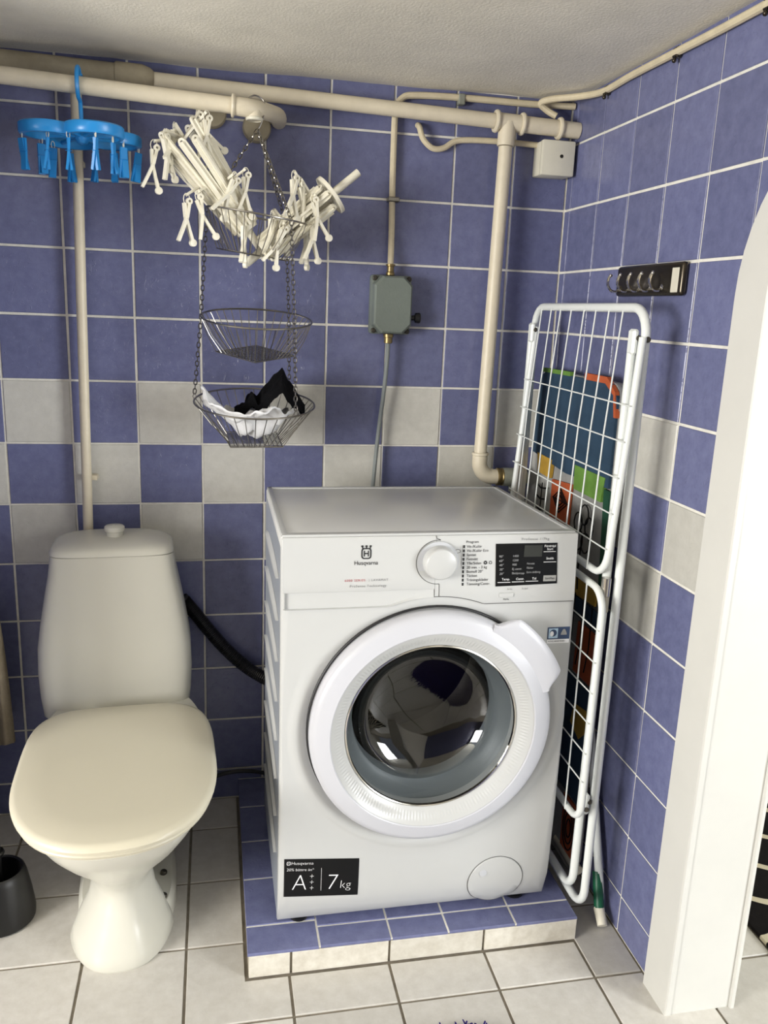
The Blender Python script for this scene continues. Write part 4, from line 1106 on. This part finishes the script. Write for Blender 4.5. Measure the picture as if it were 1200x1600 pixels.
# two folded white peg hangers lying in the top tier
pw_ = peg_mesh('white_plastic', .076, .017, .0090, .0030, .0075); lw_ = loop_mesh('white_plastic', .007)
def bar(mb, a, b, w_, t, up):
    d = (b - a).normalized(); s_ = d.cross(up).normalized(); u = s_.cross(d)
    mb.add([a - s_ * w_ - u * t, a + s_ * w_ - u * t, a + s_ * w_ + u * t, a - s_ * w_ + u * t, b - s_ * w_ - u * t, b + s_ * w_ - u * t, b + s_ * w_ + u * t, b - s_ * w_ + u * t],
           [(0, 1, 2, 3), (4, 7, 6, 5), (0, 4, 5, 1), (1, 5, 6, 2), (2, 6, 7, 3), (3, 7, 4, 0)])
def folded(name, label, A, B, nb, r0, r1, pole_end, pegs, ring=None, len_j=.03):
    th = thing(name, label, 'peg hanger', A, group=None)
    d = (B - A).normalized(); x, y = frame_of(d)
    MB().tube([A - d * .045, pole_end], .0085, 12).build('pole', 'white_plastic', th)
    MB().lathe([(.009, -.006), (.024, -.006), (.026, 0), (.024, .008), (.012, .012), (.009, .018)], A + d * .004, d, 20).build('collar', 'white_plastic', th)
    for k in range(nb):
        a = 2 * PI * k / nb + .3; ra = x * math.cos(a) + y * math.sin(a)
        p = A + ra * r0 + d * .006; q = B + ra * (r1 + random.uniform(-.004, .004)) + d * random.uniform(-len_j, len_j) + x * random.uniform(-.006, .006)
        mb = MB(); bar(mb, p, q, .0088, .0026, ra); bar(mb, p + ra * .004, q + ra * .003, .0024, .005, ra)
        am = mb.build('arm', 'white_plastic', th, 0)
        MB().lathe([(.003, -.003), (.0078, -.003), (.0078, .003), (.003, .003)], q, ra, 12, close_profile=True).build('arm_eye', 'white_plastic', th)
    for p, rot in pegs:
        top = Vector(p) + V(0, 0, .016); t = max(.02, min((B - A).length, (top - A).dot(d))); foot = A + d * t
        if (top - foot).length > .022:      # the short swivel arm the peg hangs from
            mb = MB(); bar(mb, foot, top, .0042, .0024, d); mb.build('swivel_arm', 'white_plastic', th, 0)
        copy_obj(pw_, 'peg', th, p, rot)
        copy_obj(lw_, 'peg_loop', th, Vector(p) + V(0, 0, .008), (0, 0, rot[2]))
    if ring:
        c, R_, dd = ring
        MB().lathe([(R_ - .004, -.004), (R_, -.004), (R_, .004), (R_ - .004, .004)], c, dd, 32, close_profile=True).build('ring', 'white_plastic', th)
        xx, yy = frame_of(dd)
        for k in range(8):
            a = 2 * PI * k / 8; ra = xx * math.cos(a) + yy * math.sin(a); mb = MB(); bar(mb, c + ra * .008, c + ra * (R_ - .003), .003, .002, dd); mb.build('ring_spoke', 'white_plastic', th, 0)
    return th
folded('folded_peg_hanger', 'white folded peg hanger in the top wire tier, arms leaning up to the left',
       V(.553, BY, 1.470), V(.424, BY - .005, 1.640), 11, .022, .046, V(.470, BY, 1.580),
       [((.365, BY - .03, 1.612), (0, .12, .3)), ((.388, BY - .04, 1.632), (0, -.15, .9)), ((.405, BY - .01, 1.652), (0, .5, 1.2)), ((.470, BY - .03, 1.675), (0, .05, .4)), ((.455, BY + .01, 1.686), (0, -.5, .1)),
        ((.525, BY - .05, 1.560), (.1, .5, .6)), ((.548, BY - .03, 1.572), (0, .05, .3)), ((.428, BY - .045, 1.512), (0, .05, .5)), ((.452, BY - .045, 1.520), (0, -.25, .2)), ((.545, BY - .03, 1.475), (0, .1, 1.2)), ((.500, BY + .035, 1.60), (0, .3, .5))])
dR = (V(.735, BY, 1.556) - V(.590, BY, 1.432)).normalized()
folded('folded_peg_hanger', 'white folded peg hanger in the top wire tier, pointing right with a round spoked ring',
       V(.585, BY, 1.430), V(.722, BY, 1.545), 7, .022, .030, V(.790, BY, 1.602),
       [((.648, BY - .04, 1.572), (0, .1, .5)), ((.662, BY - .035, 1.560), (0, -.3, .9)), ((.690, BY - .04, 1.530), (0, -.25, .2)), ((.692, BY - .02, 1.490), (0, .05, .4)), ((.684, BY + .02, 1.478), (0, .2, 1.0)), ((.604, BY - .03, 1.492), (0, .15, .8)), ((.625, BY - .04, 1.47), (0, .4, .3)), ((.612, BY + .02, 1.50), (0, -.2, .4))],
       ring=(V(.730, BY, 1.552), .044, dR), len_j=.006)

# ------------------------------------------------------------------ folded drying rack between machine and wall
RX = 1.252
rk = thing('drying_rack', 'folded white drying rack with wire wings standing between the machine and right wall', 'drying rack', (RX, -.36, PH))
def rrect_path(x_of, y0, y1, z0, z1, r, n=6, top=True, bottom=True):
    pts = []
    def cor(cy, cz, a0, a1):
        for i in range(n + 1):
            a = a0 + (a1 - a0) * i / n; z = cz + r * math.sin(a); pts.append(V(x_of(z), cy + r * math.cos(a), z))
    cor(y1 - r, z1 - r, 0, PI / 2); cor(y0 + r, z1 - r, PI / 2, PI)
    cor(y0 + r, z0 + r, PI, 1.5 * PI); cor(y1 - r, z0 + r, 1.5 * PI, 2 * PI)
    return pts
Y0, Y1 = -.640, -.090
TR = .0088
MB().tube(rrect_path(lambda z: RX, Y0, Y1, PH + TR + .001, 1.337, .050), TR, 12, closed=True).build('outer_frame', 'rack_white', rk, 60)
# inner leg frame: an open U hinged below the top
xi = lambda z: 1.231 + .006 * (z - .1)
U = [V(xi(1.285), Y0 + .020, 1.285)] + [p for p in rrect_path(xi, Y0 + .018, Y1 - .018, .105, 1.30, .045) if p.z < .5][::-1] + [V(xi(1.285), Y1 - .020, 1.285)]
U = [U[0]] + sorted([p for p in U[1:-1] if p.y < -.36], key=lambda p: -p.z) + sorted([p for p in U[1:-1] if p.y >= -.36], key=lambda p: p.z) + [U[-1]]
MB().tube(U, TR, 12).build('inner_frame', 'rack_white', rk, 60)
# upper wing
xw = lambda z: 1.213 + .030 * max(0, (z - .83)) / .47
WY0, WY1 = -.655, -.125
ub = [p for p in rrect_path(xw, WY0, WY1, .832, 1.5, .045) if p.z < 1.0]
L_ = sorted([p for p in ub if p.y > -.38], key=lambda p: -p.z); R_ = sorted([p for p in ub if p.y <= -.38], key=lambda p: p.z)
MB().tube([V(xw(1.29), WY1, 1.290), V(xw(1.1), WY1, 1.10)] + L_ + R_ + [V(xw(1.1), WY0, 1.10), V(xw(1.285), WY0 + .006, 1.285)], .0072, 12).build('upper_wing', 'rack_white', rk, 60)
for k, y in enumerate((-.139, -.197, -.251, -.310, -.376, -.433, -.492, -.551)):
    MB().tube([V(RX - .004, y, 1.338), V(xw(1.1) - .006, y - .018, 1.10), V(xw(.83) - .007, y - .040, .828)], .0017, 6).build('wire', 'rack_white', rk)
for z in (1.161, 1.094, 1.026, .957, .888):
    MB().tube([V(xw(z) - .009, WY1 + .008, z + .003), V(xw(z) - .009, WY0 - .006, z)], .0015, 6).build('wire', 'rack_white', rk)
# lower wing
xl = lambda z: 1.211
MB().tube(rrect_path(xl, -.665, -.135, .300, .803, .045), .0072, 12, closed=True).build('lower_wing', 'rack_white', rk, 60)
for k, y in enumerate((-.16, -.22, -.28, -.34, -.40, -.46, -.53, -.60)):
    MB().tube([V(1.2055, y, .800), V(1.2050, y - .004, .296)], .0017, 6).build('wire', 'rack_white', rk)
for z in (.727, .660, .595, .530, .463, .40):
    MB().tube([V(1.2035, -.128, z + .002), V(1.2035, -.672, z)], .0015, 6).build('wire', 'rack_white', rk)
# hinge plates, screws and the spring clip
for y, z in ((Y1 - .03, 1.283), (Y0 + .012, 1.283), (Y0 + .005, .335), (Y1 - .03, .335)):
    hp = MB(); hp.box(1.228, 1.240, y - .012, y + .012, z - .030, z + .016, .004, 1).build('hinge_plate', 'rack_white', rk)
    MB().lathe([(.006, 0), (.006, .003), (.003, .0055), (0, .006)], V(1.238, y - .008, z), (-.35, -.93, 0), 12).build('rivet', 'bolt', rk)
for z in (1.281, .333):
    MB().lathe([(.0055, 0), (.0055, .0015), (.004, .0028), (0, .0032)], V(RX - (0 if z > 1 else .030), Y0 - TR + (0 if z > 1 else -.018), z), (-.25, -1, 0), 12).build('rivet', 'bolt', rk)
MB().tube([V(1.226, -.640, .785), V(1.226, -.640, .825)], .0095, 14).build('spring_clip', 'chrome', rk)
MB().box(1.217, 1.232, -.650, -.642, .755, .790, .002, 1).build('clip_plate', 'steel', rk)

# ------------------------------------------------------------------ ironing board behind the rack
ib = thing('ironing_board', 'folded ironing board in teal and patterned cover leaning on the right wall behind the rack', 'ironing board', (1.30, -.30, 0))
IY0, IY1 = -.520, -.030; IZ1 = 1.185
def ix(z): return 1.283 + .022 * (z / 1.18)
def board_outline(y0, y1, z0, z1, r, taper):
    pts = []
    for cy, cz, a0 in ((y1 - r, z1 - r, 0), (y0 + r, z1 - r, PI / 2), (y0 + r + taper, z0 + r, PI), (y1 - r - taper, z0 + r, 1.5 * PI)):
        for i in range(7):
            a = a0 + PI / 2 * i / 6; pts.append((cy + r * math.cos(a), cz + r * math.sin(a)))
    return pts
ol = board_outline(IY0 + .055, IY1, .055, IZ1, .035, -.045)
def ring_at(d, sc=1.0): return [V(ix(z) + d, -.27 + (y + .27) * sc, .6 + (z - .6) * sc) for y, z in ol]
MB().loft([ring_at(.004, .992), ring_at(.000), ring_at(.018), ring_at(.022, .992)]).build('board', 'grey_cloth', ib, 60)
def patch(name, m, pts, d=.0012, parent=None):
    mb = MB(); n = len(pts); A = [V(ix(z) - d + .0005, y, z) for y, z in pts]; B = [V(ix(z) + .002, y, z) for y, z in pts]
    mb.add(A + B, [tuple(range(n)), tuple(range(2 * n - 1, n - 1, -1))] + [(i, (i + 1) % n, n + (i + 1) % n, n + i) for i in range(n)])
    return mb.build(name, m, parent or ib, 0)
# teal upper part with two stitched folds, its rim of orange and green binding
patch('teal_panel', 'teal_cloth', [(-.034, IZ1 - .02), (-.07, IZ1 - .004), (-.43, IZ1 - .002), (-.464, IZ1 - .03), (-.470, .965), (-.25, .955), (-.034, .972)], .006)
patch('orange_binding', 'orange_cloth', [(-.300, IZ1 + .010), (-.41, IZ1 + .010), (-.455, IZ1 - .018), (-.470, IZ1 - .07), (-.460, IZ1 - .07), (-.448, IZ1 - .025), (-.405, IZ1 - .004), (-.300, IZ1 - .004)], .008)
patch('green_binding', 'green_cloth', [(-.05, IZ1 + .004), (-.22, IZ1 + .006), (-.22, IZ1 - .004), (-.05, IZ1 - .006)], .007)
patch('yellow_patch', 'yellow_cloth', [(-.070, .975), (-.165, .972), (-.160, .925), (-.085, .928)], .0075)
patch('orange_patch', 'orange_cloth', [(-.170, .925), (-.285, .935), (-.290, .76), (-.180, .75)], .003)
patch('green_patch', 'green_cloth', [(-.300, .985), (-.455, .985), (-.445, .930), (-.305, .930)], .0075)
patch('green_side', 'dark_green', [(-.448, .960), (-.474, .960), (-.500, .74), (-.478, .74)], .004)
patch('yellow_patch', 'yellow_cloth', [(-.30, .740), (-.47, .75), (-.47, .700), (-.30, .69)], .003)
patch('orange_patch', 'orange_cloth', [(-.40, .64), (-.50, .64), (-.505, .52), (-.40, .52)], .003)
patch('orange_patch', 'orange_cloth', [(-.43, .22), (-.525, .22), (-.520, .09), (-.44, .09)], .003)
patch('teal_patch', 'teal_cloth', [(-.06, .70), (-.30, .69), (-.51, .69), (-.515, .65), (-.06, .65)], .003)
patch('teal_patch', 'teal_cloth', [(-.06, .51), (-.515, .51), (-.52, .23), (-.06, .23)], .0028)
patch('yellow_patch', 'yellow_cloth', [(-.43, .45), (-.49, .46), (-.51, .42), (-.47, .38), (-.42, .40)], .004)
def ink(pts, r=.0022, closed=False): MB().tube([V(ix(z) - .005, y, z) for y, z in pts], r, 5, closed=closed).build('ink_line', 'black', ib, 0)
for i in range(5): ink([(-.085 - .004 * i, .895 - .028 * i), (-.115, .890 - .028 * i), (-.150, .897 - .028 * i)])
ink([(-.118, .905), (-.120, .77)], .0015)
for cz in (.885, .80):
    for k in range(3):
        s_ = 1 - .28 * k; ink([(-.232 + .04 * s_, cz), (-.232, cz + .028 * s_), (-.232 - .045 * s_, cz), (-.232, cz - .030 * s_)], .0016, True)
    ink([(-.19, cz), (-.28, cz)], .0014)
for k in range(5):
    a = 2 * PI * k / 5 + .3; c = (-.375 + .030 * math.cos(a), .850 + .034 * math.sin(a))
    ink([(c[0] + .021 * math.cos(t), c[1] + .023 * math.sin(t)) for t in [2 * PI * i / 14 for i in range(14)]], .0018, True)
ink([(-.375, .815), (-.372, .75), (-.380, .71)], .0018)
for i in range(4): ink([(-.330 - .045 * i, .70), (-.335 - .045 * i, .60), (-.325 - .045 * i, .54)], .0014)
for k in range(3): ink([(-.478 + (.030 - .009 * k) * math.cos(t), .155 + (.055 - .016 * k) * math.sin(t)) for t in [2 * PI * i / 16 for i in range(16)]], .0015, True)
# legs behind the board with white and green feet
MB().tube(smooth_path([(1.316, -.40, .60), (1.318, -.52, .25), (1.318, -.585, .075), (1.312, -.600, .040)], 4), .0095, 10).build('leg', 'rack_white', ib, 60)
MB().tube([V(1.3165, -.570, .105), V(1.3115, -.605, .033)], .0115, 12).build('green_sleeve', 'green_plastic', ib)
MB().tube([V(1.3120, -.602, .036), V(1.3085, -.632, .0125)], [.0122, .0110], 12).build('foot', 'white_plastic', ib)
MB().tube([V(1.296, -.40, .075), V(1.292, -.525, .075)], .012, 12).build('foot_bar', 'white_plastic', ib)

# ------------------------------------------------------------------ hook rail on the right wall
hr_ = thing('hook_rail', 'dark metal hook rail with five chrome hooks on the right wall', 'hook rail', (XW, -.48, 1.362))
MB().box(XW - .016, XW - .0008, -.614, -.352, 1.362, 1.424, .0075, 4).build('plate', 'dark_steel', hr_, 40)
for k, y in enumerate((-.372, -.416, -.460, -.504, -.548)):
    pts = [V(XW - .014, y, 1.378), V(XW - .024, y, 1.372), V(XW - .036, y, 1.374), V(XW - .044, y, 1.386), V(XW - .043, y, 1.398), V(XW - .039, y, 1.404)]
    hko = MB().tube(smooth_path(pts, 4), .0028, 8).build('hook', 'chrome', hr_)
    MB().ball(pts[-1], .0038).build('hook_ball', 'chrome', hko)
    MB().lathe([(.006, 0), (.006, .002), (.003, .003), (0, .003)], V(XW - .0155, y, 1.378), (-1, 0, 0), 12).build('hook_plate', 'chrome', hko)
for z0 in (1.368, ): MB().box(XW - .0172, XW - .0155, -.604, -.580, z0, z0 + .045, .0006, 1).build('paper_label', 'box_white', hr_, 0)

# ------------------------------------------------------------------ toilet brush, towel, bath mat
tbz = thing('toilet_brush', 'black toilet brush standing in its black holder beside the toilet', 'toilet brush', (.018, -.395, 0))
MB().lathe([(0, .0), (.060, .0), (.068, .004), (.069, .020), (.064, .06), (.056, .105), (.052, .118), (.048, .122), (.044, .119), (.043, .05), (0, .045)], V(.018, -.395, .0005), (0, 0, 1), 32).build('holder', 'black_plastic', tbz, 40)
MB().tube([V(.016, -.392, .05), V(.016, -.392, .20), V(.017, -.392, .40)], [.0095, .008, .0095], 12).build('handle', 'black_plastic', tbz)
MB().lathe([(0, -.006), (.014, -.005), (.016, 0), (.014, .005), (0, .006)], V(.016, -.392, .16), (0, 0, 1), 16).build('handle_collar', 'black_plastic', tbz)
tw = MB(); n1, n2 = 26, 24; vs = []; fs = []
def twp(i, j, s):
    u, v = i / n1, j / n2
    x = -.094 + .082 * u + .010 * (1 - v) * u; y = -.115 + .012 * math.sin(u * 13) * (.4 + .6 * (1 - v)); z = .26 + .38 * v + (.008 * math.sin(u * 9) if j == 0 else 0)
    return V(x - .010 * (v ** 3) * u, y + s, z)
vs = [twp(i, j, 0) for i in range(n1 + 1) for j in range(n2 + 1)] + [twp(i, j, .012) for i in range(n1 + 1) for j in range(n2 + 1)]
N = (n1 + 1) * (n2 + 1)
for i in range(n1):
    for j in range(n2):
        a = i * (n2 + 1) + j; fs += [(a, a + 1, a + n2 + 2, a + n2 + 1), (N + a, N + a + n2 + 1, N + a + n2 + 2, N + a + 1)]
for i in range(n1):
    for j in (0, n2): a, b = i * (n2 + 1) + j, (i + 1) * (n2 + 1) + j; fs.append((a, b, N + b, N + a))
for j in range(n2):
    for i in (0, n1): a, b = i * (n2 + 1) + j, i * (n2 + 1) + j + 1; fs.append((a, b, N + b, N + a))
twt = thing('hand_towel', 'beige towel hanging from a wall hook at the left edge', 'towel', (-.05, -.11, .26))
tw.add(vs, fs).build('cloth', 'beige_cloth', twt, 60)
MB().tube([V(-.099, -.109, .655), V(-.07, -.109, .650), V(-.055, -.109, .643), V(-.050, -.109, .655)], .005, 8).build('wall_hook', 'chrome', twt)

bmx = thing('bath_mat', 'dark violet shaggy bath mat at the bottom edge of the floor', 'bath mat', (.895, -1.243, 0))
el = lambda s, z, n=48: [V(.895 + .25 * s * math.cos(2 * PI * i / n), -1.243 + .412 * s * math.sin(2 * PI * i / n), z) for i in range(n)]
MB().loft([el(.985, .0012), el(.995, .004), el(.97, .008)]).build('backing', 'mat_navy', bmx, 60)
pi_ = MB(); rng = random.Random(5)
cnt = 0
while cnt < 5200:
    x, y = rng.uniform(-1, 1), rng.uniform(-1, 1)
    if x * x + y * y > 1: continue
    cnt += 1
    p = V(.895 + .25 * x, -1.243 + .412 * y, .006); q = p + V(rng.uniform(-.008, .008) + .004 * x, rng.uniform(-.008, .008) + .004 * y, rng.uniform(.008, .013)); r = .0028
    pi_.add([p + V(r, 0, 0), p + V(-r * .5, r * .87, 0), p + V(-r * .5, -r * .87, 0), q + V(r * .6, 0, 0), q + V(-r * .3, r * .5, 0), q + V(-r * .3, -r * .5, 0)], [(0, 1, 4, 3), (1, 2, 5, 4), (2, 0, 3, 5), (3, 4, 5)])
po = pi_.build('pile', 'mat_navy', bmx, 0, recalc=False); po['kind'] = 'stuff'
